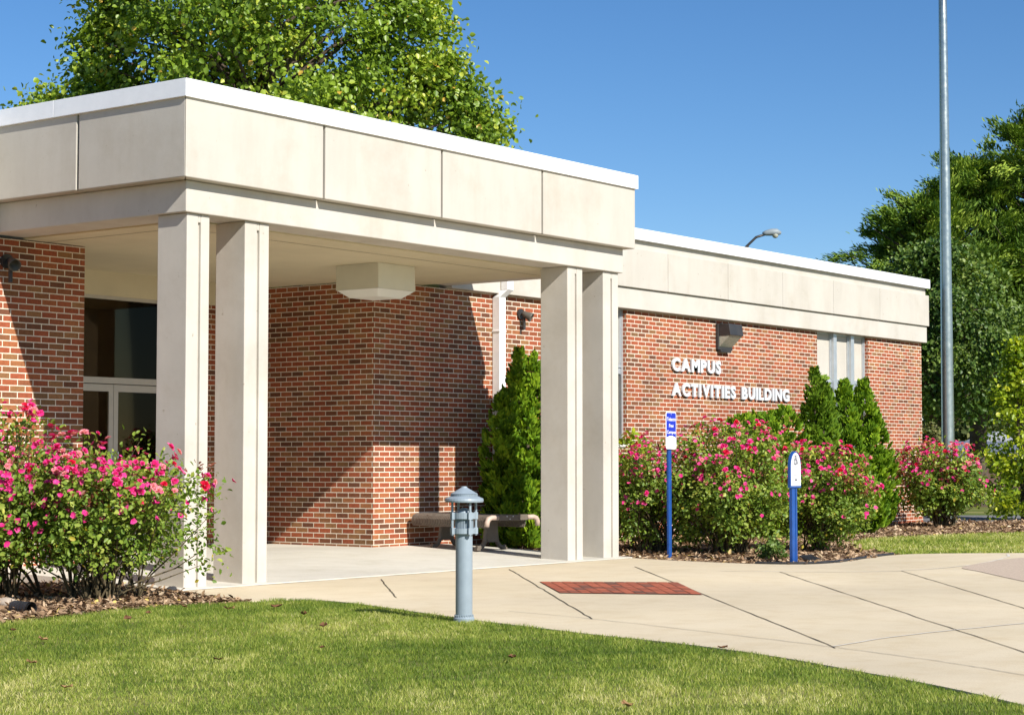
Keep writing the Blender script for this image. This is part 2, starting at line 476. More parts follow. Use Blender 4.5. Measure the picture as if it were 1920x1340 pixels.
# pavers set in the path
PAVER = None
def paver_mat():
    m, nt, b = mat_new('paver_brick')
    a = nt.nodes.new('ShaderNodeAttribute'); a.attribute_name = 'tint'
    r = ramp(nt, [(0, (.13, .06, .04)), (.14, (.24, .075, .04)), (.4, (.36, .085, .036)), (1, (.44, .11, .05))]); nt.links.new(a.outputs['Fac'], r.inputs[0])
    n = noise(nt, 25, 5, .7); f = ramp(nt, [(.3, (.7, .7, .7)), (.7, (1.15, 1.15, 1.15))]); nt.links.new(n.outputs[0], f.inputs[0])
    nt.links.new(mixc(nt, 1.0, r.outputs[0], f.outputs[0], 'MULTIPLY'), b.inputs['Base Color']); b.inputs['Roughness'].default_value = .85
    bump(nt, b, n.outputs[0], .4, .004)
    return m
BQ = [np.array(p) for p in [(14.02, 10.03), (14.61, 8.90), (15.94, 9.99), (15.20, 11.12)]]
sheet_in = tag(sheet('paver_inset', [tuple(p) for p in BQ], .0035, painted('paver_sand', (.15, .075, .05), .9, .3, 20)), kind='structure')
V = []; F = []; T = []
nu, nv = 8, 13
for i in range(nu):
    for j in range(nv):
        off = .5 * (j % 2)
        u0, u1 = (i + off) / nu, (i + 1 + off) / nu
        for (a0, a1) in ([(u0, min(u1, 1))] + ([(0, off / nu)] if (i == 0 and off) else [])):
            if a1 - a0 < .01: continue
            g = .0015; v0, v1 = j / nv, (j + 1) / nv
            q = []
            zt = .007 + .002 * RNG.random()
            for (u, v) in ((a0 + g, v0 + g * 2), (a1 - g, v0 + g * 2), (a1 - g, v1 - g * 2), (a0 + g, v1 - g * 2)):
                p = (BQ[0] * (1 - u) + BQ[3] * u) * (1 - v) + (BQ[1] * (1 - u) + BQ[2] * u) * v
                q.append((p[0], p[1], zt))
            b0 = len(V); V += q; F.append([b0 + 3, b0 + 2, b0 + 1, b0]); T += [RNG.random()] * 4
np_mesh('paver_bricks', V, F, paver_mat(), sheet_in, tint=T)
AGG = ground_mat('pebble_aggregate', [(.3, (.46, .36, .275)), (.7, (.58, .48, .38))], 30, 130, .6, .9, .3)
agg = crom([(18.14, 7.36), (19.43, 8.36), (20.27, 8.93), (22.27, 9.20), (22.66, 9.12)], 6) + [(24.2, 8.3), (22, 4.5), (17, 4.5)]
tag(sheet('pebble_panel', agg, .0045, AGG), kind='structure')
# portico floor slab
mb = MB()
mb.extr([(13.0, -.06), (15.98, -.06), (15.98, .10), (13.0, .012)], 'x', 12.2, 19.7)
mb.box(13.57, 18.28, 15.98, 17.95, -.06, .10)
tag(mb.build('portico_floor', SLABM), kind='structure')
# mulch beds
MULM = ground_mat('mulch_soil', [(.3, (.15, .10, .065)), (.7, (.33, .23, .15))], 4, 60, .8, .95, .5)
tag(sheet('mulch_bed', MULCH_L, -.006, MULM), kind='structure')
tag(sheet('mulch_bed', MULCH_R, -.006, MULM), kind='structure')
# road
ROADM = ground_mat('road_asphalt', [(.3, (.16, .16, .165)), (.7, (.22, .22, .225))], 2, 80, .3)
tag(sheet('road', [(33.6, 17.2), (38.6, 10.5), (43.5, 4), (48.5, 4), (43.3, 12.2), (38.0, 19.6)], .004, ROADM), kind='structure')

# ------------------------------------------------------------------ the building
bld = thing('campus_building', 'long single-storey red brick building with cream fascia panels and white roof edge', 'building', (26, 16, 0))
ZT = 3.48
mb = MB()
mb.box(3, 13.57, 15.98, 16.2, -.2, ZT)                       # left wing front
mb.box(13.35, 13.57, 16.2, 17.9, -.2, ZT)                     # recess side
mb.box(18.28, 22.95, 15.98, 16.2, -.2, ZT)
mb.box(18.28, 18.5, 16.2, 17.98, -.2, ZT)
mb.box(22.95, 24.07, 15.98, 16.2, -.2, 1.40)                  # below window
mb.box(24.07, 30.15, 15.98, 16.2, -.2, ZT)
mb.box(30.15, 32.13, 15.98, 16.2, -.2, .95)
mb.box(32.13, 34.42, 15.98, 16.2, -.2, ZT)
mb.box(16.60, 18.279, 17.90, 18.05, -.2, 3.188)
mb.box(34.2, 34.42, 16.2, 24.3, -.2, ZT)
mb.box(3, 34.42, 24.3, 24.5, -.2, ZT)
mb.box(3, 3.2, 16.2, 24.3, -.2, ZT)
mb.build('wall', BRICK, bld, uv=True)
# beam over the brick, panels, band, coping
for poly in ([(19.74, 15.88), (34.47, 15.88), (34.47, 24.5), (34.25, 24.5), (34.25, 16.1), (19.74, 16.1)], [(3, 15.88), (12.16, 15.88), (12.16, 16.1), (3, 16.1)]):
    MB().prism(poly, ZT + .002, 3.79).build('fascia_beam', CREAM, bld, bevel=.008)
jx = [19.74, 21.40, 23.22, 25.04, 26.86, 28.68, 30.53, 32.37, 34.5]
for a, b in zip(jx[:-1], jx[1:]):
    m_ = MB(); m_.box(a + .005, b - .005, 15.84, 15.96, 3.802, 4.40); m_.build('fascia_panel', CREAM2, bld, bevel=.008)
for a, b in zip([3, 5, 7, 9, 10.6], [5, 7, 9, 10.6, 12.16]):
    m_ = MB(); m_.box(a + .005, b - .005, 15.84, 15.96, 3.802, 4.40); m_.build('fascia_panel', CREAM2, bld, bevel=.008)
for a, b in zip([15.97, 18, 20, 22.2], [18, 20, 22.2, 24.5]):
    m_ = MB(); m_.box(34.38, 34.5, a + .005, b - .005, 3.802, 4.40); m_.build('fascia_panel', CREAM2, bld, bevel=.008)
for poly in ([(19.74, 15.90), (34.46, 15.90), (34.46, 24.5), (34.2, 24.5), (34.2, 16.2), (19.74, 16.2)], [(3, 15.90), (12.16, 15.90), (12.16, 16.2), (3, 16.2)]):
    MB().prism(poly, 3.792, 4.53).build('fascia_band', CREAM2, bld)
mb = MB(); mb.box(3.05, 34.2, 16.21, 24.45, 4.45, 4.60); mb.build('roof', GREYP, bld)
cx = [19.77, 22.4, 25.3, 28.3, 31.36, 32.51, 34.52]
for a, b in zip(cx[:-1], cx[1:]):
    m_ = MB(); m_.box(a + .002, b - .002, 15.82, 16.12, 4.535, 4.71); m_.build('coping', WHITE, bld, bevel=.006)
m_ = MB(); m_.box(3, 12.12, 15.82, 16.12, 4.535, 4.71); m_.build('coping', WHITE, bld, bevel=.006)
m_ = MB(); m_.box(34.22, 34.52, 16.125, 24.5, 4.535, 4.71); m_.build('coping', WHITE, bld, bevel=.006)
# windows of the front
def window(x0, x1, zsill, mulls, bar):
    win = MB()
    win.box(x0, x0 + .03, 16.06, 16.14, zsill, ZT); win.box(x1 - .045, x1, 16.04, 16.14, zsill, ZT)
    win.box(x0 + .03, x1 - .045, 16.06, 16.14, ZT - .03, ZT); win.box(x0 + .03, x1 - .045, 16.06, 16.14, zsill, zsill + .05)
    fr = win.build('window', ALU, bld)
    edges = [x0 + .03] + [m for mu in mulls for m in mu] + [x1 - .045]
    for mu in mulls:
        MB().box(mu[0], mu[1], 15.99, 16.14, zsill + .05, ZT - .004).build('mullion', ALU, fr, bevel=.004)
    for i in range(0, len(edges), 2):
        a, b = edges[i], edges[i + 1]
        MB().box(a + .003, b - .03, 16.075, 16.10, bar, ZT - .033).build('infill_panel', CREAM2, fr)
        m_ = MB(); m_.box(a + .002, b - .002, 16.055, 16.13, bar - .16, bar - .002)
        m_.box(a + .002, b - .002, 16.035, 16.054, bar - .065, bar - .045); m_.box(b - .028, b - .002, 16.05, 16.12, bar, ZT - .034)
        m_.build('transom_bar', ALU, fr)
        MB().box(a + .003, b - .003, 16.09, 16.098, zsill + .052, bar - .162).build('pane', GLASS, fr)
        bl = MB(); z = zsill + .06
        while z < bar - .2:
            bl.box(a + .01, b - .01, 16.13, 16.15, z, z + .018); z += .024
        bl.build('blind', PAPER, fr)
    MB().box(x0 + .002, x1 - .002, 15.95, 16.06, zsill - .045, zsill - .002).build('sill', PAPER, fr)
window(22.95, 24.07, 1.445, [(23.5, 23.62)], 2.66)
window(30.15, 32.13, .997, [(30.80, 30.92), (31.48, 31.60)], 2.66)
# recessed doors
hd = MB(); hd.box(13.571, 18.279, 17.862, 18.05, 3.191, 3.51); hd.build('door_header', CEIL, bld)
FRM = metal_paint('door_aluminium', (.46, .43, .38), .45, .2, .05)
tf = MB(); tf.box(13.57, 16.60, 17.87, 17.97, 2.125, 2.20)
for xx in (13.57, 14.70, 16.55): tf.box(xx, xx + .05, 17.87, 17.97, .10, 2.125 if xx not in (13.57, 18.23) else 2.125)
tf.box(13.57, 16.60, 17.87, 17.97, 3.15, 3.19); tf.box(16.55, 16.6, 17.87, 17.97, 2.20, 3.15)
tfo = tf.build('door_surround', FRM, bld)
MB().box(13.6, 16.54, 17.915, 17.923, 2.202, 3.148).build('transom_pane', GLASS, tfo)
for (a, b) in ((13.63, 14.69),):
    MB().box(a, b, 17.915, 17.923, .11, 2.12).build('side_pane', GLASS, tfo)
for (a, b, hx) in ((14.755, 15.655, 15.6), (15.662, 16.545, 15.70)):
    d = MB(); d.box(a, a + .07, 17.88, 17.93, .11, 2.115); d.box(b - .07, b, 17.88, 17.93, .11, 2.115); d.box(a + .07, b - .07, 17.88, 17.93, 2.03, 2.115); d.box(a + .07, b - .07, 17.88, 17.93, .11, .32)
    do = d.build('door', FRM, bld)
    MB().box(a + .071, b - .071, 17.9, 17.908, .322, 2.028).build('door_pane', GLASS, do)
    MB().tube([(hx, 17.84, .9), (hx, 17.84, 1.3)], .012, 8).build('door_handle', ALU, do)
it = MB(); it.box(13.4, 18.5, 20.6, 20.7, .1, 3.4); it.box(13.3, 13.4, 18.06, 20.7, .1, 3.4); it.box(18.5, 18.6, 17.99, 20.7, .1, 3.4); it.box(15.4, 15.75, 20.2, 20.59, .1, 3.3)
it.build('lobby_wall', INTER, bld)
MB().box(13.3, 18.6, 18.06, 20.7, 3.3, 3.36).build('lobby_ceiling', INTERC, bld)
MB().box(13.3, 18.6, 17.98, 20.7, .02, .09).build('lobby_floor', INTER, bld)
# downspout
dsp = MB()
dsp.box(20.80, 20.94, 15.755, 15.87, 3.53, 4.5)
p0 = [(20.80, 15.755), (20.94, 15.755), (20.94, 15.87), (20.80, 15.87)]; p1 = [(20.745, 15.85), (20.885, 15.85), (20.885, 15.975), (20.745, 15.975)]
dsp.add([(x, y, 3.529) for x, y in p0] + [(x, y, 3.43) for x, y in p1], [(0, 1, 5, 4), (1, 2, 6, 5), (2, 3, 7, 6), (3, 0, 4, 7)])
dsp.box(20.745, 20.885, 15.85, 15.975, -.02, 3.429)
dsp.box(20.735, 20.895, 15.845, 15.978, 2.95, 2.98)
dsp.build('downspout', WHITEP, bld, bevel=.006)

# ------------------------------------------------------------------ portico
por = thing('entrance_portico', 'cream flat-roofed entrance portico on four square columns in front of the brick building', 'portico', (15.9, 14.5, 0))
for (x0, x1) in ((12.35, 12.64), (13.11, 13.44), (18.49, 18.80), (19.24, 19.57)):
    ww = x1 - x0; g0 = x0 + ww * .50; g1 = g0 + .035
    c = MB()
    c.prism([(x0, 13.11), (g0, 13.11), (g0, 13.145), (g1, 13.145), (g1, 13.11), (x1, 13.11), (x1, 13.51), (x0, 13.51)], -.02, 3.5)
    c.box(g0 + .0005, g1 - .0005, 13.112, 13.1449, 3.42, 3.499)
    c.build('column', CREAM, por, bevel=.008)
MB().prism([(12.30, 13.07), (19.62, 13.07), (19.62, 15.86), (19.2, 15.86), (19.2, 13.5), (12.75, 13.5), (12.75, 15.96), (12.30, 15.96)], 3.502, 3.80).build('beam', CREAM, por, bevel=.01)
cl = MB()
cl.box(12.74, 19.21, 13.49, 15.975, 3.486, 3.51)
cl.box(13.58, 18.27, 15.976, 17.86, 3.486, 3.51)
clo = cl.build('ceiling', CEIL, por)
czf = lambda y: 3.486
j = MB(); j.add([(13.0, 13.95, czf(13.95) - .003), (19.1, 13.95, czf(13.95) - .003), (19.1, 13.962, czf(13.962) - .003), (13.0, 13.962, czf(13.962) - .003)], [(3, 2, 1, 0)])
j.add([(13.05, 13.6, czf(13.6) - .003), (13.062, 13.6, czf(13.6) - .003), (13.062, 15.97, czf(15.97) - .003), (13.05, 15.97, czf(15.97) - .003)], [(3, 2, 1, 0)])
j.build('ceiling_joint', GAP, clo)
# panels
for poly in ([(12.165, 12.945), (14.034, 12.945), (14.034, 13.10), (12.315, 13.10)], [(14.066, 12.945), (15.904, 12.945), (15.904, 13.10), (14.066, 13.10)],
             [(15.936, 12.945), (17.744, 12.945), (17.744, 13.10), (15.936, 13.10)], [(17.776, 12.945), (19.705, 12.945), (19.62, 13.10), (17.776, 13.10)],
             [(12.163, 12.948), (12.312, 13.103), (12.312, 14.434), (12.163, 14.434)], [(12.163, 14.466), (12.312, 14.466), (12.312, 15.93), (12.163, 15.93)],
             [(19.707, 12.948), (19.707, 14.434), (19.622, 14.434), (19.622, 13.103)], [(19.622, 14.466), (19.707, 14.466), (19.707, 15.83), (19.622, 15.83)]):
    MB().prism(poly, 3.803, 4.56).build('fascia_panel', CREAM2, por, bevel=.009)
mb = MB(); mb.box(12.31, 19.6, 13.115, 15.9, 3.802, 4.55); mb.box(13.57, 18.28, 15.9, 18.05, 3.515, 4.44); mb.build('roof_body', CREAM, por)
for poly in ([(12.135, 12.915), (13.468, 12.915), (13.468, 13.25), (12.46, 13.25)], [(13.472, 12.915), (16.578, 12.915), (16.578, 13.25), (13.472, 13.25)],
             [(16.582, 12.915), (18.118, 12.915), (18.118, 13.25), (16.582, 13.25)], [(18.122, 12.915), (19.735, 12.915), (19.47, 13.25), (18.122, 13.25)],
             [(12.134, 12.917), (12.459, 13.252), (12.459, 14.778), (12.134, 14.778)], [(12.134, 14.782), (12.459, 14.782), (12.459, 16.1), (12.134, 16.1)],
             [(19.736, 12.917), (19.736, 16.1), (19.471, 16.1), (19.471, 13.252)]):
    MB().prism(poly, 4.545, 4.715).build('coping', WHITE, por, bevel=.004)
m_ = MB(); m_.box(12.47, 19.46, 13.26, 16.1, 4.552, 4.66); m_.build('roof', GREYP, por)

# ceiling light of the portico
cz = czf(14.85)
t = thing('ceiling_light', 'boxy off-white ceiling light under the portico roof', 'ceiling light', (17.02, 14.85, cz))
def ring(h, z): return [(17.02 - h, 14.85 - h, z), (17.02 + h, 14.85 - h, z), (17.02 + h, 14.85 + h, z), (17.02 - h, 14.85 + h, z)]
q = [(0, 1, 5, 4), (1, 2, 6, 5), (2, 3, 7, 6), (3, 0, 4, 7)]
m_ = MB(); m_.add(ring(.335, 3.19) + ring(.33, 3.484), q); m_.add(ring(.335, 3.19), [(3, 2, 1, 0)]); m_.build('housing', painted('light_housing', (.66, .64, .54), .6, .05), t, bevel=.01)
m_ = MB(); m_.add(ring(.22, 3.105) + ring(.325, 3.188), q); m_.add(ring(.22, 3.105), [(3, 2, 1, 0)]); m_.build('diffuser', painted('diffuser', (.74, .73, .68), .4, .04), t, bevel=.008)

# wall lettering
def text_mesh(s, bold=.0, extr=.0):
    cu = bpy.data.curves.new('glyph', 'FONT'); cu.body = s; cu.size = 1.0; cu.extrude = extr; cu.offset = bold; cu.resolution_u = 4
    to = bpy.data.objects.new('glyph', cu); COL.objects.link(to)
    dg = bpy.context.evaluated_depsgraph_get(); me = bpy.data.meshes.new_from_object(to.evaluated_get(dg))
    bpy.data.objects.remove(to); bpy.data.curves.remove(cu)
    V = np.array([v.co[:] for v in me.vertices]); F = [list(p.vertices) for p in me.polygons]
    bpy.data.meshes.remove(me)
    return V, F
def place_text(s, x0, x1, z0, z1, y, depth, bold=.0):
    """text on a wall facing -Y between x0..x1, cap height z0..z1 -> MB"""
    V, F = text_mesh(s, bold, depth)
    a = V.min(0); b = V.max(0)
    X = x0 + (V[:, 0] - a[0]) / (b[0] - a[0]) * (x1 - x0)
    Z = z0 + (V[:, 1] - a[1]) / (b[1] - a[1]) * (z1 - z0)
    Y = y - (V[:, 2])
    mb = MB(); mb.add(np.stack([X, Y, Z], 1), F)
    return mb
sg = thing('wall_lettering', 'pale raised letters reading CAMPUS ACTIVITIES BUILDING on the brick wall', 'lettering', (25.31, 15.95, 2.2))
def line(s, x0, x1, z0, z1):
    ws = []
    for ch in s:
        if ch == ' ': ws.append(.42); continue
        V, F = text_mesh(ch, .046); ws.append(V[:, 0].max() - V[:, 0].min())
    sp = .11
    tot = sum(ws) + sp * (len(s) - 1); k = (x1 - x0) / tot; x = x0
    for ch, wd in zip(s, ws):
        if ch != ' ':
            dz = .004 if ch in 'CGS' else 0
            place_text(ch, x, x + wd * k, z0 - dz, z1 + dz, 15.952, .014, .046).build('letter', LETTER, sg)
        x += (wd + sp) * k
line('CAMPUS', 25.31, 26.79, 2.595, 2.80)
line('ACTIVITIES BUILDING', 25.31, 29.06, 2.205, 2.41)

# wall pack lamp
t = thing('wall_lamp', 'dark bronze wall pack lamp above the wall lettering', 'wall lamp', (26.95, 15.98, 3.2))
m_ = MB(); m_.box(26.68, 27.14, 15.93, 15.98, 2.99, 3.41); m_.box(26.72, 27.05, 15.90, 15.98, 2.95, 2.988); m_.build('back_plate', DARK, t, bevel=.006)
m_ = MB(); m_.extr([(15.71, 3.22), (15.929, 3.22), (15.929, 3.405), (15.74, 3.405)], 'x', 26.70, 27.12); m_.box(26.76, 26.79, 15.90, 15.95, 3.40, 3.43); m_.box(27.03, 27.06, 15.90, 15.95, 3.40, 3.43); m_.build('housing', DARK, t, bevel=.006)
m_ = MB(); m_.extr([(15.725, 3.218), (15.925, 3.04), (15.929, 3.04), (15.929, 3.218)], 'x', 26.71, 27.11); m_.build('lens', LENSM, t, bevel=.004)

def flood(loc, label, yaw):
    t = thing('flood_lamp', label, 'flood lamp', loc, 'flood lamps on the brick walls')
    x, y, z = loc
    m_ = MB(); m_.tube([(x, y, z), (x, y - .03, z)], .075, 16); m_.build('mount_plate', DARK, t, smooth=False)
    m_ = MB(); m_.tube([(x, y - .03, z), (x, y - .09, z - .01)], .02, 8); m_.tube([(x, y - .075, z + .02), (x, y - .075, z - .22)], .022, 8); m_.build('arm', DARK, t)
    M = Matrix.Translation((x, y - .1, z - .01)) @ Matrix.Rotation(yaw, 4, 'Z') @ Matrix.Rotation(math.radians(118), 4, 'X')
    m_ = MB(); m_.lathe([(.015, -.05), (.035, -.04), (.042, 0), (.062, .075), (.066, .10), (.06, .10), (.04, .015)], (0, 0, 0), 16, M); m_.build('lamp_shade', painted('lamp_shade', (.10, .09, .075), .5, .2), t, smooth=True)
    return t
flood((21.38, 15.98, 3.24), 'small dark flood lamp on the sunlit brick beside the white downspout', math.radians(25))
flood((12.53, 15.98, 3.24), 'small black flood lamp high on the shaded brick wing beside the glass doors', math.radians(-20))

# ------------------------------------------------------------------ bollard light
t = thing('bollard_light', 'pale blue-grey bollard light with a louvred cap at the lawn edge', 'bollard light', (11.2, 8.89, 0))
c = (11.2, 8.89, 0)
m_ = MB(); m_.lathe([(.063, -.03), (.063, .79), (.055, .812), (.02, .835)], c, 28); m_.build('post', BOLL, t, smooth=False)
m_ = MB(); m_.lathe([(.078, -.01), (.078, .02), (.066, .035), (.0635, .035)], c, 28)
for k in range(24):
    a = k / 24 * 2 * math.pi; m_.box(.064, .072, -.004, .004, .02, .045, Matrix.Translation(c) @ Matrix.Rotation(a, 4, 'Z'))
m_.build('base_ring', BOLL, t)
m_ = MB()
for z0, z1 in ((.755, .80), (.645, .685)):
    m_.lathe([(.064, z0), (.088, z0), (.088, z1), (.064, z1)], c, 28)
    for k in range(4):
        a = math.pi / 4 + .35 + k * math.pi / 2
        m_.box(.075, .108, -.016, .016, z0 - .004, z1 + .004, Matrix.Translation(c) @ Matrix.Rotation(a, 4, 'Z'))
for k in range(36):
    a = k / 36 * 2 * math.pi; m_.box(.0635, .069, -.0028, .0028, .686, .754, Matrix.Translation(c) @ Matrix.Rotation(a, 4, 'Z'))
m_.build('band', BOLL, t)
for k in range(4):
    a = math.pi / 4 + .35 + k * math.pi / 2
    x, y = c[0] + .098 * math.cos(a), c[1] + .098 * math.sin(a)
    MB().tube([(x, y, .632), (x, y, .90)], .0095, 10).build('rod', BOLL, t)
m_ = MB(); m_.lathe([(.055, .88), (.142, .878), (.146, .89), (.142, .906), (.105, .922), (.097, .923), (.097, .938), (.103, .940), (.025, .985), (.02, .995), (.004, .996)], c, 36)
for k in range(40):
    a = k / 40 * 2 * math.pi; m_.box(.096, .101, -.0028, .0028, .923, .939, Matrix.Translation(c) @ Matrix.Rotation(a, 4, 'Z'))
m_.build('cap', BOLL, t)

# ------------------------------------------------------------------ bench
bc = Vector((19.08, 15.08, .078)); th = math.atan2(-.2, .98)
BM = Matrix.Translation(bc) @ Matrix.Rotation(th, 4, 'Z')
t = thing('bench', 'brown metal mesh bench with curled beige arms standing by the brick wall', 'bench', tuple(bc))
Lb = 1.46
prof = [(-.30, .29), (-.322, .33), (-.322, .375), (-.30, .412), (-.26, .434), (-.1, .44), (.1, .44), (.26, .434), (.30, .412), (.322, .375), (.322, .33), (.30, .29)]
m_ = MB()
y = -Lb / 2
while y < Lb / 2:
    for (a, b) in zip(prof[:-1], prof[1:]):
        d = Vector((b[0] - a[0], 0, b[1] - a[1])).normalized(); n = Vector((-d.z, 0, d.x)) * .005
        ps = []
        for yy in (y, y + .019):
            for (q, s) in ((a, 1), (b, 1), (b, -1), (a, -1)):
                ps.append(BM @ Vector((q[0] + n.x * s, yy, q[1] + n.z * s)))
        m_.add(ps, [(0, 1, 2, 3), (7, 6, 5, 4), (0, 4, 5, 1), (1, 5, 6, 2), (2, 6, 7, 3), (3, 7, 4, 0)])
    y += .033
for (px, pz) in prof[0:1] + [(-.2, .43), (0, .434), (.2, .43)] + prof[-1:]:
    m_.box(px - .009, px + .009, -Lb / 2, Lb / 2, pz - .006, pz + .004, BM)
m_.build('seat', BROWNM, t)
for yy in (-.44, .44):
    m_ = MB()
    m_.box(-.085, .085, yy - .035, yy + .035, .10, .36, BM)
    m_.box(-.13, .13, yy - .03, yy + .03, .36, .40, BM); m_.box(-.30, .30, yy - .018, yy + .018, .401, .424, BM)
    for s in (-1, 1):
        m_.tube([BM @ Vector((s * x, yy, z)) for x, z in ((.075, .30), (.085, .20), (.10, .11), (.14, .05), (.19, .028), (.235, .04))], [.03, .03, .03, .03, .03, .026], 8)
        m_.box(s * .22 - .03, s * .22 + .03, yy - .03, yy + .03, .0, .03, BM)
    m_.build('leg', BROWNM, t)
for ye in (-Lb / 2 - .02, Lb / 2 + .02):
    m_ = MB(); m_.box(-.15, .33, ye - .018, ye + .018, .375, .445, BM)
    m_.build('end_band', BROWNM, t, bevel=.004)
    for xx, zz in ((-.02, .425), (.08, .425), (.03, .393)):
        MB().tube([BM @ Vector((xx, ye - .016, zz)), BM @ Vector((xx, ye - .026, zz))], .008, 8).build('bolt', GREYP, t)
    for s, x0 in (((-1, -.155), (1, .335)) if ye < 0 else ()):
        MB().tube([BM @ Vector((x, ye, z)) for x, z in ((x0, .41), (x0 + s * .10, .412), (x0 + s * .15, .395), (x0 + s * .172, .355), (x0 + s * .175, .30))], [.032, .032, .034, .034, .03], 10).build('arm_end', BEIGE, t, smooth=True)

# ------------------------------------------------------------------ signs
def sign_post(t, x, y, w2, d2, z1, bm=BLUE):
    m_ = MB(); m_.box(x - w2, x + w2, y, y + .012, -.1, z1); m_.box(x - w2 - .012, x - w2, y - .0, y + d2, -.1, z1); m_.box(x + w2, x + w2 + .012, y - .0, y + d2, -.1, z1)
    m_.build('post', bm, t, bevel=.003)
def rrect(x0, x1, z0, z1, r, n=6, arch=False):
    pts = []
    cs = [(x1 - r, z0 + r, -90), (x1 - r, z1 - r, 0), (x0 + r, z1 - r, 90), (x0 + r, z0 + r, 180)]
    for cx_, cz_, a0 in cs:
        for k in range(n + 1):
            a = math.radians(a0 + 90 * k / n); pts.append((cx_ + r * math.cos(a), cz_ + r * math.sin(a)))
    return pts
def dashes(x0, x1, z, h, y, seed):
    r = random.Random(seed); m_ = MB(); x = x0
    while x < x1 - .004:
        wd = min(r.choice((.006, .009, .012)), x1 - x); m_.box(x, x + wd, y - .0012, y, z, z + h); x += wd + .003
    return m_
t = thing('notice_sign', 'blue and white Tobacco Free Campus sign on a slim blue post', 'sign', (20.13, 12.72, 0))
sign_post(t, 20.13, 12.72, .022, .03, 1.6)
x0, x1 = 20.005, 20.245
m_ = MB(); m_.extr(rrect(x0, x1, 1.335, 1.795, .03), 'y', 12.70, 12.704); pn = m_.build('sign_panel', SIGNWHITE, t)
bl = rrect(x0 + .012, x1 - .012, 1.47, 1.783, .022)
arc = [(x0 + .012 + (x1 - x0 - .024) * k / 12, 1.478 + .024 * math.sin(math.pi * k / 12)) for k in range(13)]
top = [p for p in bl if p[1] > 1.6]
m_ = MB(); m_.extr(list(arc) + top, 'y', 12.6975, 12.6995); m_.build('blue_field', SIGNBLUE, pn)
for s, a, b, z0, z1 in (('Tobacco', .022, .022, 1.683, 1.728), ('Free', .07, .07, 1.603, 1.646), ('Campus', .02, .02, 1.512, 1.566)):
    place_text(s, x0 + a, x1 - b, z0, z1, 12.697, .0008, .012).build('lettering', SIGNWHITE, pn)
for k, (z, a) in enumerate(((1.468, .06), (1.440, .025), (1.412, .04), (1.385, .025))):
    dashes(x0 + a, x1 - a, z, .011, 12.6995, k).build('small_print', INKGREY, pn)
MB().tube([(20.125, 12.696, 1.765), (20.125, 12.70, 1.765)], .006, 8).build('bolt', GREYP, pn)
t = thing('access_sign', 'round-topped white wheelchair access sign with an arrow on a wide blue post', 'sign', (19.76, 10.78, 0))
m_ = MB(); m_.box(19.70, 19.82, 10.78, 10.82, -.1, .875); m_.box(19.775, 19.787, 10.772, 10.779, -.1, .868); m_.build('post', BLUE, t, bevel=.005)
x0, x1 = 19.63, 19.89; cxm = (x0 + x1) / 2
def archp(x0, x1, z0, zs, z1, n=16):
    r = (x1 - x0) / 2; c_ = (x0 + x1) / 2
    return [(x0, z0), (x1, z0)] + [(c_ + r * math.cos(math.pi * k / n), zs + (z1 - zs) * math.sin(math.pi * k / n)) for k in range(n + 1)]
m_ = MB(); m_.extr(archp(x0, x1, .875, 1.12, 1.30), 'y', 10.765, 10.80); pn = m_.build('sign_board', BLUE, t, bevel=.004)
m_ = MB(); m_.extr(archp(x0 + .018, x1 - .018, .90, 1.12, 1.282), 'y', 10.7625, 10.7645); m_.build('sign_face', SIGNWHITE, pn)
yk = 10.762
MB().box(cxm - .05, cxm + .05, yk - .001, yk, 1.135, 1.255).build('symbol_field', INKGREY, pn)
m_ = MB()
yf = yk - .002
def flat(path, wd):
    pts = [Vector((p[0], 0, p[1])) for p in path]
    for a, b in zip(pts[:-1], pts[1:]):
        d = (b - a).normalized(); n = Vector((-d.z, 0, d.x)) * wd / 2
        q = [a - n, b - n, b + n, a + n]
        m_.add([(v.x, yf, v.z) for v in q], [(0, 1, 2, 3)])
flat([(cxm - .012 + .034 * math.cos(math.radians(a)), 1.178 + .030 * math.sin(math.radians(a))) for a in range(100, 381, 20)], .010)
m_.add([(cxm - .008 + .011 * math.cos(k / 5 * math.pi), yf, 1.243 + .009 * math.sin(k / 5 * math.pi)) for k in range(10)], [tuple(range(10))])
flat([(cxm - .006, 1.236), (cxm - .004, 1.195), (cxm + .022, 1.195), (cxm + .036, 1.158), (cxm + .044, 1.158)], .011)
flat([(cxm - .004, 1.215), (cxm + .016, 1.215)], .008)
m_.build('wheelchair_symbol', INK, pn)
for k, (z, a) in enumerate(((1.108, .075), (1.078, .045), (1.046, .042), (1.018, .08))):
    dashes(x0 + a, x1 - a, z, .013, 10.762, 10 + k).build('small_print', INKGREY, pn)
m_ = MB(); yf = yk - .001
m_.add([(cxm - .008, yf, .918), (cxm + .008, yf, .918), (cxm + .008, yf, .965), (cxm - .008, yf, .965)], [(0, 1, 2, 3)])
m_.add([(cxm - .028, yf, .96), (cxm + .028, yf, .96), (cxm, yf, .998)], [(0, 1, 2)])
m_.build('arrow', INK, pn)

# ------------------------------------------------------------------ flagpole, street lamp, house
t = thing('flagpole', 'tall tapering silver metal pole beyond the right end of the building', 'pole', (33.27, 14.93, 0))
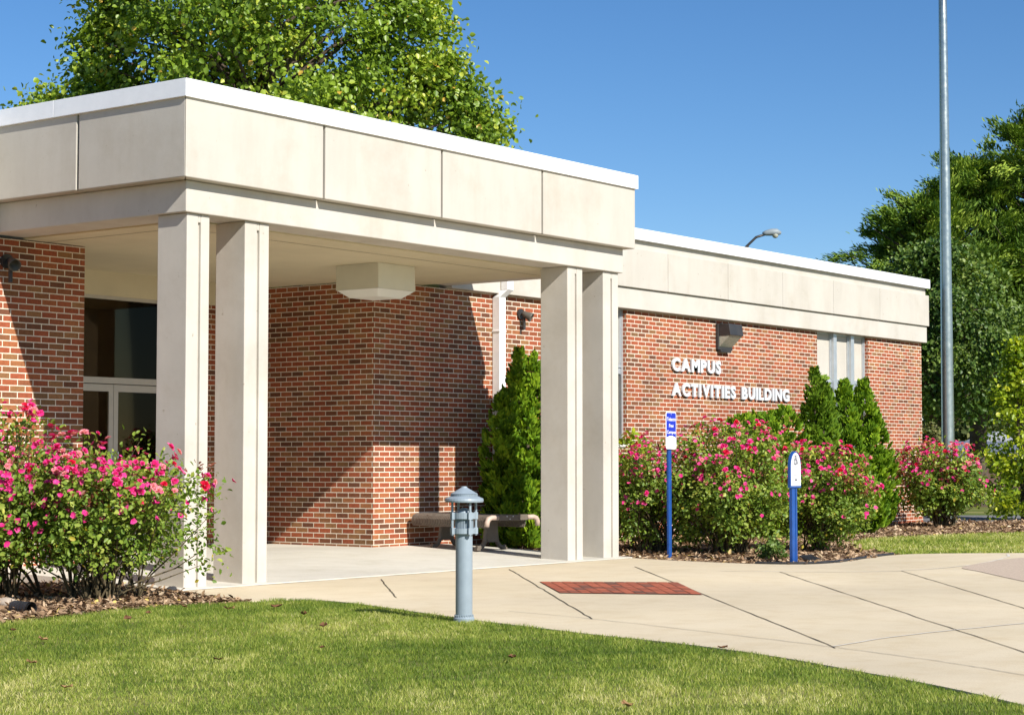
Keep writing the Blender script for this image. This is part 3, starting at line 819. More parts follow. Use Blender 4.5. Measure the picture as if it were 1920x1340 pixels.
# the pole stands clear of the wall end
fp = (35.3, 15.84)
t.location = (fp[0], fp[1], 0); ORG[t.name] = Vector((fp[0], fp[1], 0))
m_ = MB(); m_.lathe([(.128, -.02), (.126, .5), (.118, 3.0), (.085, 9.9), (.055, 13.0)], (fp[0], fp[1], 0), 28); m_.build('shaft', POLE, t, smooth=True)
m_ = MB(); m_.lathe([(.24, -.02), (.24, .03), (.16, .06), (.13, .07)], (fp[0], fp[1], 0), 28); m_.build('base_collar', POLE, t, smooth=False)
m_ = MB(); m_.lathe([(.01, 13.0), (.09, 13.05), (.11, 13.12), (.09, 13.2), (.01, 13.24)], (fp[0], fp[1], 0), 20); m_.build('finial', POLE, t, smooth=True)

lp = np.array([39.45, 23.07])
t = thing('street_lamp', 'grey cobra-head street lamp rising behind the flat roof', 'street lamp', (lp[0], lp[1], 0))
m_ = MB(); m_.tube([(lp[0], lp[1], -.1), (lp[0], lp[1], 6.3)], [.09, .06], 10); m_.build('post', DARK, t, smooth=True)
A = np.array([lp[0], lp[1], 0])
def off(r, z): return tuple(A + RIGHT * r + np.array([0, 0, z]))
m_ = MB(); m_.tube([off(0, 5.85), off(.25, 6.28), off(.5, 6.52), off(.75, 6.60)], .03, 8); m_.tube([off(0, 5.6), off(.22, 6.08), off(.33, 6.36)], .02, 8); m_.build('arm', DARK, t, smooth=True)
Mx = Matrix.Translation(off(.82, 6.62)) @ Matrix(((RIGHT[0], FWD[0], 0, 0), (RIGHT[1], FWD[1], 0, 0), (0, 0, 1, 0), (0, 0, 0, 1)))
m_ = MB(); m_.tube([Mx @ Vector(p) for p in ((-.16, 0, -.02), (-.08, 0, 0), (.05, 0, .02), (.18, 0, .02), (.28, 0, .0))], [.04, .065, .085, .085, .03], 12); m_.build('lamp_head', painted('lamp_head', (.24, .28, .30), .5, .05), t, smooth=True)
m_ = MB(); m_.lathe([(.02, -.12), (.06, -.10), (.075, -.05), (.07, -.02)], (0, 0, 0), 12, Mx @ Matrix.Translation((.14, 0, 0))); m_.build('lamp_glass', LENSM, t, smooth=True)

HM = Matrix(((RIGHT[0], FWD[0], 0, 0), (RIGHT[1], FWD[1], 0, 0), (0, 0, 1, 0), (0, 0, 0, 1)))
hb = Vector((142.4, 60.7, -1.36)); HMx = Matrix.Translation(hb) @ HM
t = thing('distant_house', 'low distant house with a dark blue-grey roof behind the rose bush', 'house', tuple(hb))
m_ = MB(); m_.box(-3.0, 6.5, -2.5, 5, -.3, 2.75, HMx); m_.build('wall', painted('house_wall', (.12, .07, .055), .9, .2), t)
rf = MB()
rf.add([HMx @ Vector(p) for p in ((-3.6, -3.2, 2.72), (7.1, -3.2, 2.72), (7.1, 1.2, 4.0), (-3.6, 1.2, 4.0), (-3.6, 5.6, 2.72), (7.1, 5.6, 2.72), (-3.6, -3.2, 2.86), (7.1, -3.2, 2.86), (7.1, 1.2, 4.14), (-3.6, 1.2, 4.14), (-3.6, 5.6, 2.86), (7.1, 5.6, 2.86))],
       [(6, 7, 8, 9), (9, 8, 11, 10), (3, 2, 1, 0), (4, 5, 2, 3), (0, 1, 7, 6), (5, 4, 10, 11), (0, 6, 9, 3), (3, 9, 10, 4), (1, 2, 8, 7), (2, 5, 11, 8)])
rf.build('roof', SHINGLE, t)
rf = MB(); rf.extr([(-.9, 3.9), (3.6, 3.9), (1.4, 4.95)], 'y', 1.6, 6, HMx); rf.build('gable', SHINGLE2, t)
for k in range(3):
    f = MB(); xx = -2 + k * 2.8; f.box(xx, xx + 1.1, -2.56, -2.501, .9, 2.2, HMx); fo = f.build('window', WHITEP, t)
    MB().box(xx + .08, xx + 1.02, -2.58, -2.561, .98, 2.12, HMx).build('pane', INK, fo)

# ------------------------------------------------------------------ plants
ROSE_LEAF = leaf_mat('rose_leaf', [(0, (.05, .11, .016)), (.35, (.13, .22, .030)), (.7, (.25, .34, .048)), (.88, (.42, .46, .10)), (.96, (.52, .46, .05)), (1, (.24, .08, .05))], .32, .42, .3)
TREE_LEAF = leaf_mat('tree_leaf', [(0, (.045, .10, .010)), (.35, (.14, .23, .018)), (.7, (.26, .37, .030)), (.94, (.50, .52, .07)), (1, (.58, .38, .06))], .28, .42, .5)
ARB_LEAF = leaf_mat('arborvitae_leaf', [(0, (.03, .085, .008)), (.4, (.115, .23, .012)), (.85, (.31, .44, .022)), (1, (.38, .42, .05))], .20, .6, .2)
ARB_LEAF2 = leaf_mat('arborvitae_leaf_dark', [(0, (.035, .09, .008)), (.5, (.11, .205, .012)), (.85, (.22, .33, .02)), (1, (.33, .26, .07))], .18, .6, .2)
CED_LEAF = leaf_mat('cedar_leaf', [(0, (.03, .08, .016)), (.5, (.125, .215, .028)), (.85, (.31, .41, .05)), (1, (.44, .49, .09))], .16, .6, .2)
MAG_LEAF = leaf_mat('glossy_leaf', [(0, (.028, .07, .015)), (.5, (.085, .155, .028)), (.85, (.20, .28, .06)), (1, (.32, .37, .11))], .28, .45, .35)
YEL_LEAF = leaf_mat('yellow_green_leaf', [(0, (.09, .17, .012)), (.5, (.27, .37, .02)), (.85, (.50, .55, .03)), (1, (.62, .60, .06))], .40, .4, .5)
OLIVE_LEAF = leaf_mat('olive_leaf', [(0, (.05, .075, .02)), (.5, (.12, .145, .045)), (1, (.24, .22, .08))], .3, .6, .2)
PET = [leaf_mat('petal_pink', [(0, (.62, .02, .17)), (.6, (.80, .045, .30)), (1, (.85, .16, .42))], .3, .55, .2),
       leaf_mat('petal_red', [(0, (.55, .008, .03)), (.6, (.75, .015, .08)), (1, (.82, .05, .14))], .3, .55, .2),
       leaf_mat('petal_pale', [(0, (.72, .20, .28)), (.6, (.80, .36, .42)), (1, (.82, .55, .50))], .3, .6, .2)]
def petal_mesh(k):
    rng = np.random.default_rng(50 + k)
    P = []; D = []; N = []; L = []; T = []
    for ringi, (cnt, el, ln) in enumerate(((5, .15, .040), (5, .55, .034), (4, 1.05, .024))):
        for i in range(cnt):
            a = 2 * math.pi * (i + .5 * ringi) / cnt + rng.normal() * .15
            e = el + rng.normal() * .12
            P.append((.003 * math.cos(a), .003 * math.sin(a), .003 * ringi)); D.append((math.cos(a) * math.cos(e), math.sin(a) * math.cos(e), math.sin(e)))
            N.append((-math.cos(a) * math.sin(e), -math.sin(a) * math.sin(e), math.cos(e))); L.append(ln * (.85 + .3 * rng.random())); T.append(rng.random())
    V, F, T = leaves(np.array(P), np.array(D), np.array(N), np.array(L), np.array(L) * 1.05, .22, np.array(T))
    me = bpy.data.meshes.new('blossom'); me.from_pydata(V.tolist(), [], F.tolist())
    a = me.attributes.new('tint', 'FLOAT', 'POINT'); a.data.foreach_set('value', T.astype(np.float32)); me.materials.append(PET[k]); me.update()
    return me
BLOSSOM = [petal_mesh(k) for k in range(3)]

def rose_bush(label, cx_, cy_, r, h, nclus, per, nflow, seed, leafL=.05, low=.22, zc=.56, fl_scale=1.0, extra=(), group='rose bushes in bloom'):
    rng = np.random.default_rng(seed)
    t = thing('rose_bush', label, 'rose bush', (cx_, cy_, 0), group)
    C0 = np.array([cx_, cy_, 0])
    d = rdir(nclus * 3, rng); rad = rng.random(nclus * 3) ** .42
    wob = 1 + .16 * np.sin(d[:, 0] * 5 + seed) + .14 * np.sin(d[:, 1] * 6 + 1.7 * seed) + .10 * np.sin(d[:, 2] * 7 + seed)
    P = d * rad[:, None] * wob[:, None] * np.array([r, r, h * .47]) + np.array([0, 0, h * zc])
    keep = P[:, 2] > low * h * (.6 + .8 * rng.random(len(P)))
    P = P[keep][:nclus]
    for e in extra:
        k = e[4]; P = np.concatenate([P, np.array(e[:3]) + rng.normal(size=(k, 3)) * e[3]])
    # long shoots that break the outline
    ns = 26; a = rng.random(ns) * 2 * math.pi; ee = np.radians(15 + 65 * rng.random(ns))
    ext = np.stack([np.cos(a) * np.cos(ee) * r, np.sin(a) * np.cos(ee) * r, np.sin(ee) * h * .47], 1) * (1.03 + .2 * rng.random((ns, 1))) + np.array([0, 0, h * zc])
    P = np.concatenate([P, ext]); n = len(P)
    # stems
    st = MB(); base = [C0 + np.array([rng.normal() * r * .16, rng.normal() * r * .16, -.02]) for _ in range(14)]
    order = rng.permutation(len(P))[:60].tolist() + list(range(len(P) - ns, len(P)))
    for i in order:
        b0 = base[rng.integers(len(base))]; p = P[i] + C0
        mid = b0 * .45 + p * .55; mid[2] = b0[2] + (p[2] - b0[2]) * .62; mid[:2] += rng.normal(size=2) * .05
        m1 = b0 * .8 + p * .2; m1[2] = p[2] * .3
        st.tube([b0, m1, mid, p], [.011, .008, .006, .0025], 5, cap=False)
    st.build('stem', STEM, t)
    # leaves
    idx = np.repeat(np.arange(n), per); m = len(idx)
    dens_ = np.where(np.arange(n) >= n - ns, .45, 1.0)[idx]; k = rng.random(m) < dens_; idx = idx[k]; m = len(idx)
    Q = P[idx] + rng.normal(size=(m, 3)) * np.array([.075, .075, .065]) * (r / .8) ** .5
    out = unit(P[idx] - np.array([0, 0, h * .4])) 
    D = unit(rdir(m, rng) * .9 + out * .5 + np.array([0, 0, -.15])); N = unit(rdir(m, rng) * .7 + out * .6 + np.array([0, -.15, .6]))
    Lf = leafL * (.6 + .7 * rng.random(m)); ct = rng.random(n)
    T = np.clip(.15 + .45 * ct[idx] + .35 * rng.random(m) + .12 * (Q[:, 2] / h - .5), 0, .93)
    rare = rng.random(m); T = np.where(rare > .985, .97, T); red = (rng.random(n) > .93)[idx] & (Q[:, 2] > .6 * h); T = np.where(red, 1.0, T)
    V, F, T = leaves(Q + C0, D, N, Lf, Lf * .62, .22, T)
    np_mesh('foliage', V, F, ROSE_LEAF, t, tint=T)
    # blossoms
    score = 1.55 * P[:, 2] / h + .22 * (np.linalg.norm(P[:, :2], axis=1) / r) + .30 * rng.random(n) - .34 * (P @ FWD) / r
    cand = np.argsort(-score)
    cnt = 0; gi = 0
    while cnt < nflow and gi < n:
        pi = cand[gi] if rng.random() < .90 else cand[rng.integers(n)]
        gi += 1
        p = P[pi]; o_ = unit(p - np.array([0, 0, h * .45]))
        for _ in range(int(rng.integers(1, 5))):
            if cnt >= nflow: break
            q_ = p + o_ * (.05 + .06 * rng.random()) + rng.normal(size=3) * .04 + np.array([0, 0, .03])
            nn = unit(o_ + rng.normal(size=3) * .35 + np.array([0, 0, .3]) - FWD * .35)
            kk = int(rng.choice(3, p=[.62, .15, .23]))
            fo = bpy.data.objects.new('blossom', BLOSSOM[kk]); COL.objects.link(fo); fo.parent = t
            fo.location = Vector(q_); fo.rotation_euler = (Vector(nn).to_track_quat('Z', 'Y') @ Matrix.Rotation(rng.random() * 6.28, 3, 'Z').to_quaternion()).to_euler()
            s = fl_scale * (.60 + .5 * rng.random()); fo.scale = (s, s, s)
            cnt += 1
    # the smaller blooms between them, too many to count
    m = int(nflow * 2.6); top_ = cand[:int(n * .42)]
    pi = top_[rng.integers(len(top_), size=m)]; o_ = unit(P[pi] - np.array([0, 0, h * .45]))
    q_ = P[pi] + o_ * (.03 + .08 * rng.random((m, 1))) + rng.normal(size=(m, 3)) * .05 + C0
    nn = unit(o_ + rng.normal(size=(m, 3)) * .4 + np.array([0, 0, .35]) - FWD * .3)
    u_ = unit(np.cross(nn, rdir(m, rng))); v_ = np.cross(nn, u_); VV = []; FF = []; TT = []; nb = 0
    for k_ in range(5):
        aa = 2 * math.pi * k_ / 5; dd = unit(u_ * math.cos(aa) + v_ * math.sin(aa) + nn * .45)
        ln = fl_scale * .034 * (.6 + .6 * rng.random(m))
        V, F, T = leaves(q_, dd, nn, ln, ln * 1.05, .2, rng.random(m)); VV.append(V); FF.append(F + nb); TT.append(T); nb += len(V)
    tag(np_mesh('small_blossoms', np.concatenate(VV), np.concatenate(FF), PET[0], t, tint=np.concatenate(TT)), kind='stuff')
    return t
rose_bush('pink rose bush with long sprays in front of the left portico column', 11.0, 12.70, .80, 1.23, 350, 32, 84, 11, .048, .30, fl_scale=1.02)
rose_bush('tallest pink rose bush, at the left edge against the sunlit brick wing', 10.42, 13.45, .9, 1.44, 360, 33, 100, 12, .048, .2, fl_scale=1.02)
rose_bush('low pink rose bush behind the tobacco sign next to the portico column', 21.15, 13.7, .80, 1.30, 280, 32, 88, 13, .055, .12)
rose_bush('broad pink rose bush between the two blue-post signs', 21.35, 12.62, .86, 1.46, 380, 34, 100, 14, .055, .08)
rose_bush('pink rose bush right of the wheelchair sign against the arborvitae', 22.72, 12.05, .70, 1.2, 350, 34, 100, 15, .055, .08)
rose_bush('rounded pink rose bush at the right end of the building by the tall pole', 32.25, 14.65, .86, 1.34, 330, 32, 96, 16, .065, .22, fl_scale=1.25)

def arborvitae(label, x, y, h, r, seed, tips=((0, 0, 1.0),), n=5200, mat=ARB_LEAF, group='arborvitae along the wall', blunt=.84):
    rng = np.random.default_rng(seed)
    t = thing('arborvitae', label, 'arborvitae', (x, y, 0), group)
    B = np.array([x, y, 0]); VV = []; FF = []; TT = []; nb = 0
    tr = MB()
    for (dx, dy, hs) in tips:
        hh = h * hs; nn = int(2.6 * n * hs / sum(q[2] for q in tips))
        per_ = 46; nc = max(80, int(1.75 * nn / per_)); nn = nc * per_
        def prf(q): return np.minimum(1, (q / .10) ** .5) * np.clip(1 - q, 0, 1) ** blunt * (1 + .25 * q)
        zc = .03 + .96 * rng.random(nc) ** .9; ac = rng.random(nc) * 2 * math.pi
        Rc = r * prf(zc) * (1 + .10 * np.sin(ac * 2 + zc * 9 + seed)) * (.66 + .38 * rng.random(nc) ** .55) + .01
        tone = rng.random(nc)
        ci = np.repeat(np.arange(nc), per_); a = ac[ci]; z = zc[ci]
        rad = np.stack([np.cos(a), np.sin(a), np.zeros(nn)], 1); tang = np.stack([-np.sin(a), np.cos(a), np.zeros(nn)], 1)
        g = rng.normal(size=(nn, 3)); sc = (.45 + .55 * (1 - z))[:, None]
        along = rng.random(nn)[:, None]
        axis = unit(rad * (.75 - .35 * z[:, None]) + np.array([0, 0, .85]) + np.repeat(rdir(nc, rng), per_, 0) * .25)
        lean = np.array([dx, dy, 0]) * np.clip(z * 1.6, 0, 1)[:, None]
        P = B + rad * Rc[ci][:, None] + lean + np.array([0, 0, 1]) * (z * hh)[:, None] + axis * (along - .6) * .17 * sc + (tang * g[:, :1] * .045 + rad * g[:, 1:2] * .018) * sc * (1.25 - along)
        D = unit(axis + tang * g[:, :1] * .45 + rdir(nn, rng) * .25)
        N = unit(rad * .9 + np.array([0, 0, .35]) + rdir(nn, rng) * .45)
        L = (.05 + .055 * rng.random(nn)) * (.75 + .35 * (1 - z)); W = L * (.36 + .15 * rng.random(nn))
        T = np.clip(.10 + .35 * tone[ci] + .45 * rng.random(nn), 0, 1)
        V, F, T = leaves(P, D, N, L, W, .18, T)
        VV.append(V); FF.append(F + nb); TT.append(T); nb += len(V)
        tr.tube([B + np.array([0, 0, -.05]), B + np.array([dx * .6, dy * .6, hh * .5]), B + np.array([dx, dy, hh * .93])], [.045, .025, .005], 7)
    tr.build('trunk', BARK, t)
    np_mesh('foliage', np.concatenate(VV), np.concatenate(FF), mat, t, tint=np.concatenate(TT))
    return t
arborvitae('bright green arborvitae beside the bench behind the portico column', 20.40, 15.22, 2.68, .50, 21, ((-.03, .02, 1.0), (.11, -.08, .985), (-.24, .14, .78), (.2, .1, .86)), 9000)
arborvitae('shortest rounded arborvitae under the raised lettering', 25.98, 14.72, 2.02, .54, 22, ((-.30, .2, .93), (.24, -.18, 1.0), (0.0, 0, .96)), 6500, ARB_LEAF, blunt=.4)
arborvitae('dark pointed arborvitae left of the three-part window', 27.50, 14.62, 2.68, .48, 23, ((0, 0, 1.0), (.16, -.1, .88), (-.08, .05, .66)), 5600, ARB_LEAF2)
arborvitae('slim arborvitae with browned foliage in front of the three-part window', 28.25, 14.85, 2.62, .50, 24, ((0, 0, 1.0), (.12, .1, .9), (-.12, -.1, .84)), 5200, ARB_LEAF2)
arborvitae('widest twin-tipped arborvitae, reaching the ground by the right rose bush', 28.66, 14.48, 2.55, .60, 25, ((-.18, .12, .985), (.12, -.08, 1.0), (.26, -.2, .8)), 8600, ARB_LEAF)

def broadleaf(name, label, cat, base, crown, nclus, per, leafL, mat, seed, trunk_r, extra=(), clus_r=.6, group=None, tbias=0.0, ztr=None):
    """crown: list of (z, radius) of the outline"""
    rng = np.random.default_rng(seed)
    t = thing(name, label, cat, tuple(base), group)
    B = np.array(base, float)
    zs = np.array([c[0] for c in crown]); rs = np.array([c[1] for c in crown])
    z = zs[0] + (zs[-1] - zs[0]) * rng.random(nclus); a = rng.random(nclus) * 2 * math.pi
    R = np.interp(z, zs, rs) * (1 + .13 * np.sin(a * 3 + z + seed) + .10 * np.sin(a * 7 - z * 2)) * rng.random(nclus) ** .38
    P = np.stack([np.cos(a) * R, np.sin(a) * R, z], 1)
    for (e, sd_, k) in extra: P = np.concatenate([P, np.array(e) + rng.normal(size=(k, 3)) * sd_])
    n = len(P)
    tr = MB(); top = (ztr or zs[-1] * .92)
    tp = [B + np.array([0, 0, -.1]), B + np.array([.06, .04, top * .3]), B + np.array([-.05, .08, top * .65]), B + np.array([.05, 0, top])]
    tr.tube(tp, [trunk_r * 1.15, trunk_r * .85, trunk_r * .5, trunk_r * .08], 10)
    lim = list(range(0, n, max(1, n // 70)))
    if extra: lim += list(range(n - sum(e[2] for e in extra), n, 2))
    for i in lim:
        p = P[i]; zz = max(.15 * top, min(top * .95, p[2] - .55 * np.hypot(p[0], p[1]))); s0 = np.array([0, 0, zz])
        mid = s0 * .5 + p * .5 + np.array([0, 0, .12 * np.hypot(p[0], p[1])])
        tr.tube([B + s0, B + mid, B + p], [trunk_r * .22, trunk_r * .13, trunk_r * .03], 6, cap=False)
    tr.build('trunk', BARK, t)
    idx = np.repeat(np.arange(n), per); m = len(idx)
    cr = clus_r * (.7 + .6 * rng.random(n))
    Q = P[idx] + rng.normal(size=(m, 3)) * cr[idx][:, None] * np.array([.52, .52, .38])
    out = unit(Q - np.array([0, 0, (zs[0] + zs[-1]) * .45]))
    D = unit(rdir(m, rng) + out * .4 + np.array([0, 0, -.35])); N = unit(rdir(m, rng) * .75 + out * .5 + np.array([0, -.1, .55]))
    L = leafL * (.6 + .6 * rng.random(m)); ct = rng.random(n)
    T = np.clip(.08 + .5 * ct[idx] + .4 * rng.random(m) + tbias, 0, .94); T = np.where(rng.random(m) > .985, 1.0, T)
    V, F, T = leaves(Q + B, D, N, L, L * .78, .2, T)
    np_mesh('crown', V, F, mat, t, tint=T)
    return t
big = np.array([28.37, 27.25, 0]) - RIGHT * .38
ex = []
for (rt, z, sd_, k) in ((-4.75, 8.05, (.22, .22, .05), 7), (-4.2, 8.2, (.28, .28, .10), 10), (-3.6, 8.4, (.3, .3, .2), 8), (-3.3, 9.2, (.3, .3, .4), 12), (-3.2, 10.4, (.3, .3, .4), 10), (3.7, 8.5, (.3, .3, .25), 9), (4.2, 8.0, (.2, .2, .2), 7), (3.4, 9.3, (.3, .3, .2), 7), (3.2, 10.6, (.3, .3, .15), 5)):
    p = RIGHT * rt; ex.append(((p[0], p[1], z), sd_, k))
broadleaf('shade_tree', 'tall leafy yellow-green shade tree behind the portico roof', 'tree', big, [(5.0, 2.2), (6.5, 3.1), (8, 3.4), (9.5, 3.3), (12, 3.6), (15, 3.0), (17, 1.4)], 480, 235, .122, TREE_LEAF, 31, .28, ex, .52)
broadleaf('leafy_tree', 'far broadleaf tree whose top just shows over the middle of the flat roof', 'tree', (55.16, 33.3, -.75), [(3, 2.2), (6, 2.4), (7.6, 1.2), (8.5, .3)], 60, 90, .25, TREE_LEAF, 32, .2, (), .5)
broadleaf('leafy_tree', 'farthest broadleaf tree peeping over the roof left of the cedars', 'tree', (71.5, 38.24, -1.5), [(3, 3.2), (7, 3.0), (9.4, 1.6), (10.2, .4)], 70, 90, .3, TREE_LEAF, 33, .2, (), .6, tbias=-.1)
broadleaf('leafy_tree', 'pale glossy-leaved tree in front of the cedars behind the pole', 'tree', (43.0, 19.4, 0), [(2.5, 1.5), (3.3, 2.4), (4.4, 2.2), (5.5, 1.3), (6.2, .4)], 150, 230, .11, MAG_LEAF, 34, .14, (), .5)
broadleaf('leafy_shrub', 'yellow-green leafy shrub at the right edge beyond the roses', 'shrub', (37.08, 15.04, 0), [(.12, .55), (.6, .85), (1.4, .80), (2.4, .55), (3.2, .28), (3.6, .08)], 130, 60, .095, YEL_LEAF, 35, .04, (), .22)
broadleaf('leafy_shrub', 'dull olive shrub between the building end and the tall pole', 'shrub', (39.0, 18.12, 0), [(.1, .4), (.9, .52), (1.6, .4), (2.0, .15)], 60, 70, .08, OLIVE_LEAF, 36, .04, (), .26)
broadleaf('leafy_shrub', 'small yellow-green plant among the roses behind the tobacco sign', 'shrub', (21.75, 14.35, 0), [(.3, .3), (.9, .38), (1.35, .25), (1.5, .08)], 34, 26, .10, YEL_LEAF, 37, .02, (), .13, tbias=.05)
broadleaf('leafy_shrub', 'low pale weed at the path edge below the broad rose bush', 'shrub', (20.25, 11.35, 0), [(.03, .12), (.12, .20), (.22, .1)], 18, 22, .05, MAG_LEAF, 38, .008, (), .08)

for (lab, dpt, lat, hh_, sd_) in (('far dark tree directly behind the distant house', 178, 47.5, 11, 61), ('far dark tree beyond the left end of the distant house', 172, 38.0, 12, 62), ('far dark tree beyond the right end of the distant house', 185, 57.0, 12, 63)):
    p = FWD * dpt + RIGHT * lat
    broadleaf('leafy_tree', lab, 'tree', (p[0], p[1], -1.4), [(.6, 4.6), (3, 5.6), (7, 4.6), (hh_, 1.0)], 130, 110, .5, OLIVE_LEAF, sd_, .3, (), 1.0, tbias=-.15)

def cedar(label, base, h, prof, nb, seed, per=60, extra=()):
    rng = np.random.default_rng(seed)
    t = thing('cedar_tree', label, 'cedar', tuple(base), 'dark cedars behind the building end')
    B = np.array(base, float)
    zs = np.array([p[0] for p in prof]); rs = np.array([p[1] for p in prof])
    tr = MB(); tr.tube([B + np.array([0, 0, -.1]), B + np.array([.05, 0, h * .5]), B + np.array([0, 0, h])], [.26, .17, .02], 9)
    P = []; O = []
    br = [(zs[0] + (zs[-1] - zs[0]) * rng.random(), rng.random() * 2 * math.pi, None) for _ in range(nb)] + [(e[1], math.atan2(e[0][1], e[0][0]), math.hypot(*e[0])) for e in extra]
    for (z, a, fl) in br:
        Lr = fl if fl else np.interp(z, zs, rs) * (.40 + .85 * rng.random())
        d = np.array([math.cos(a), math.sin(a), 0]); rise = .25 + .25 * rng.random()
        tip = d * Lr + np.array([0, 0, z + Lr * rise]); s0 = np.array([0, 0, max(.2, z - .1)])
        tr.tube([B + s0, B + (s0 + tip) / 2 + np.array([0, 0, -.08 * Lr]), B + tip], [.045, .03, .008], 5, cap=False)
        k = max(3, int(Lr * 1.9))
        for j in range(k):
            f = .35 + .68 * (j + rng.random()) / k
            P.append(s0 * (1 - f) + tip * f + rng.normal(size=3) * np.array([.12, .12, .08]) * (1 + Lr * .25)); O.append(unit(d + np.array([0, 0, .55]) + rng.normal(size=3) * .35))
    tr.build('trunk', BARK, t)
    P = np.array(P); O = np.array(O); n = len(P)
    idx = np.repeat(np.arange(n), per); m = len(idx)
    Q = P[idx] + rng.normal(size=(m, 3)) * np.array([.12, .12, .07]) * (.7 + .6 * rng.random(n))[idx][:, None] + O[idx] * (rng.random(m) * .3)[:, None]
    D = unit(O[idx] * 1.0 + rdir(m, rng) * .5); N = unit(rdir(m, rng) * .55 + np.array([0, -.2, .7]))
    L = .08 + .11 * rng.random(m); ct = rng.random(n)
    T = np.clip(.05 + .5 * ct[idx] + .4 * rng.random(m), 0, 1)
    V, F, T = leaves(Q + B, D, N, L, L * .30, .2, T)
    np_mesh('crown', V, F, CED_LEAF, t, tint=T)
    return t
def rx(rt, fw=0): 
    v = RIGHT * rt + FWD * fw; return (v[0], v[1])
cedar('cedar with a long low branch reaching over the end of the roof', (46.2, 21.2, 0), 8.3, [(2.3, 2.0), (3.2, 2.6), (5, 2.0), (6.8, 1.3), (8.0, .5)], 170, 41, 150, ((rx(-2.15), 5.65), (rx(-1.7, -.5), 5.0), (rx(-1.75, .4), 5.3), (rx(-1.3), 6.6), (rx(-1.6, .4), 4.4), (rx(-1.7, -.6), 4.0), (rx(-1.2, .3), 6.9)))
pc = FWD * 50.5 + RIGHT * 12.3
cedar('middle cedar filling the gap between its two taller neighbours', (pc[0], pc[1], 0), 9.3, [(2.3, 2.4), (4, 2.6), (6, 2.1), (7.6, 1.3), (9.0, .4)], 160, 43, 140)
cedar('tallest cedar, cut by the right edge behind the tall pole', (48.6, 19.2, 0), 10.6, [(2.5, 2.6), (4, 2.9), (6, 2.5), (8.3, 1.5), (10.2, .4)], 190, 42, 150)

# ------------------------------------------------------------------ grass blades, mulch chips
GRASS_M = leaf_mat('grass_blade', [(0, (.085, .15, .022)), (.35, (.205, .285, .042)), (.65, (.36, .41, .080)), (.88, (.58, .56, .20)), (1, (.68, .63, .33))], .42, .55, .2)
def blades(name, P, hgt, wd, z0, rng, tb=0.0):
    n = len(P); x, y = P[:, 0], P[:, 1]
    f = (np.sin(x * 1.3 + y * .7) + np.sin(x * .5 - y * 1.9 + 1) + np.sin(x * 3.1 + y * 2.3 + 2) * .6 + np.sin(x * 5.3 - y * 4.1) * .4) / 3
    f += .55 * np.sin(x * 2.2 + 2.5 * np.sin(y * 1.7 + .6)) * np.sin(y * 3.4 + 2 * np.sin(x * 1.3))
    f2 = (np.sin(x * 11 + 3 * np.sin(y * 5)) + np.sin(y * 13 + 2 * np.sin(x * 7))) / 2
    T = np.clip(.40 + .27 * f + .15 * f2 + .21 * rng.normal(size=n) + tb, 0, 1)
    H_ = hgt * (.55 + .7 * rng.random(n)) * (1 + .35 * f2)
    a = rng.random(n) * 2 * math.pi; la = rng.random(n) * 2 * math.pi; lm = (.25 + .75 * rng.random(n)) * H_
    wv = np.stack([np.cos(a), np.sin(a)], 1) * wd * (.6 + .7 * rng.random(n))[:, None] * .5
    lv = np.stack([np.cos(la), np.sin(la)], 1) * lm[:, None]
    z = np.full(n, z0)
    V = np.stack([np.column_stack([P - wv, z]), np.column_stack([P + wv, z]), np.column_stack([P + lv * .4 + wv * .7, z + H_ * .62]), np.column_stack([P + lv, z + H_]), np.column_stack([P + lv * .4 - wv * .7, z + H_ * .62])], 1).reshape(-1, 3)
    b = np.arange(n)[:, None] * 5
    tri = np.concatenate([b + np.array([[0, 1, 2]]), b + np.array([[0, 2, 4]]), b + np.array([[4, 2, 3]])])
    tag(np_mesh(name, V, tri, GRASS_M, tint=np.repeat(T, 5)), kind='stuff', label='short mown green grass with straw-coloured patches', cat='grass')
rng = np.random.default_rng(5)
N = 430000
dep = np.sqrt(rng.random(N) * (17.5 ** 2 - 7.6 ** 2) + 7.6 ** 2); sx = (rng.random(N) * 2 - 1) * .345
G0 = dep[:, None] * (FWD[:2] + RIGHT[:2] * sx[:, None])
edge = rng.normal(size=(N, 2)) * .012
ok = ~inpoly(G0 + edge, PATH) & ~inpoly(G0 + edge * 3, MULCH_L) & (G0[:, 1] < 12.6) & (G0[:, 0] < 12.2)
ok &= (np.hypot(G0[:, 0] - 11.2, G0[:, 1] - 8.89) > .07)
blades('grass', G0[ok], .024, .0042, -.010, rng, .03)
N = 120000
G1 = np.stack([22 + 15 * rng.random(N), 6 + 8 * rng.random(N)], 1)
ok = inpoly(G1 + rng.normal(size=(N, 2)) * .03, STRIP)
blades('grass', G1[ok], .04, .012, -.012, rng, .26)

CHIP = leaf_mat('mulch_chip', [(0, (.09, .055, .035)), (.4, (.26, .165, .095)), (.75, (.46, .33, .21)), (.93, (.62, .49, .34)), (1, (.62, .46, .14))], .0, .9, .1)
def chips(P, size, rng, z0=-.004):
    n = len(P); D = rdir(n, rng) * np.array([1, 1, .3]); Nn = unit(rdir(n, rng) * .7 + np.array([0, 0, 1]))
    L = size * (.5 + rng.random(n)); W = L * (.25 + .4 * rng.random(n))
    V, F, T = leaves(np.column_stack([P, z0 + .02 * rng.random(n)]), D, Nn, L, W, .15, np.clip(rng.normal(.45, .27, n), 0, 1))
    tag(np_mesh('mulch_chips', V, F, CHIP, tint=T), kind='stuff', label='brown bark mulch and leaf litter', cat='mulch')
N = 26000
Pm = np.stack([8.2 + 4.1 * rng.random(N), 11.4 + 3.4 * rng.random(N)], 1); chips(Pm[inpoly(Pm + rng.normal(size=(N, 2)) * .02, MULCH_L)], .05, rng)
N = 42000
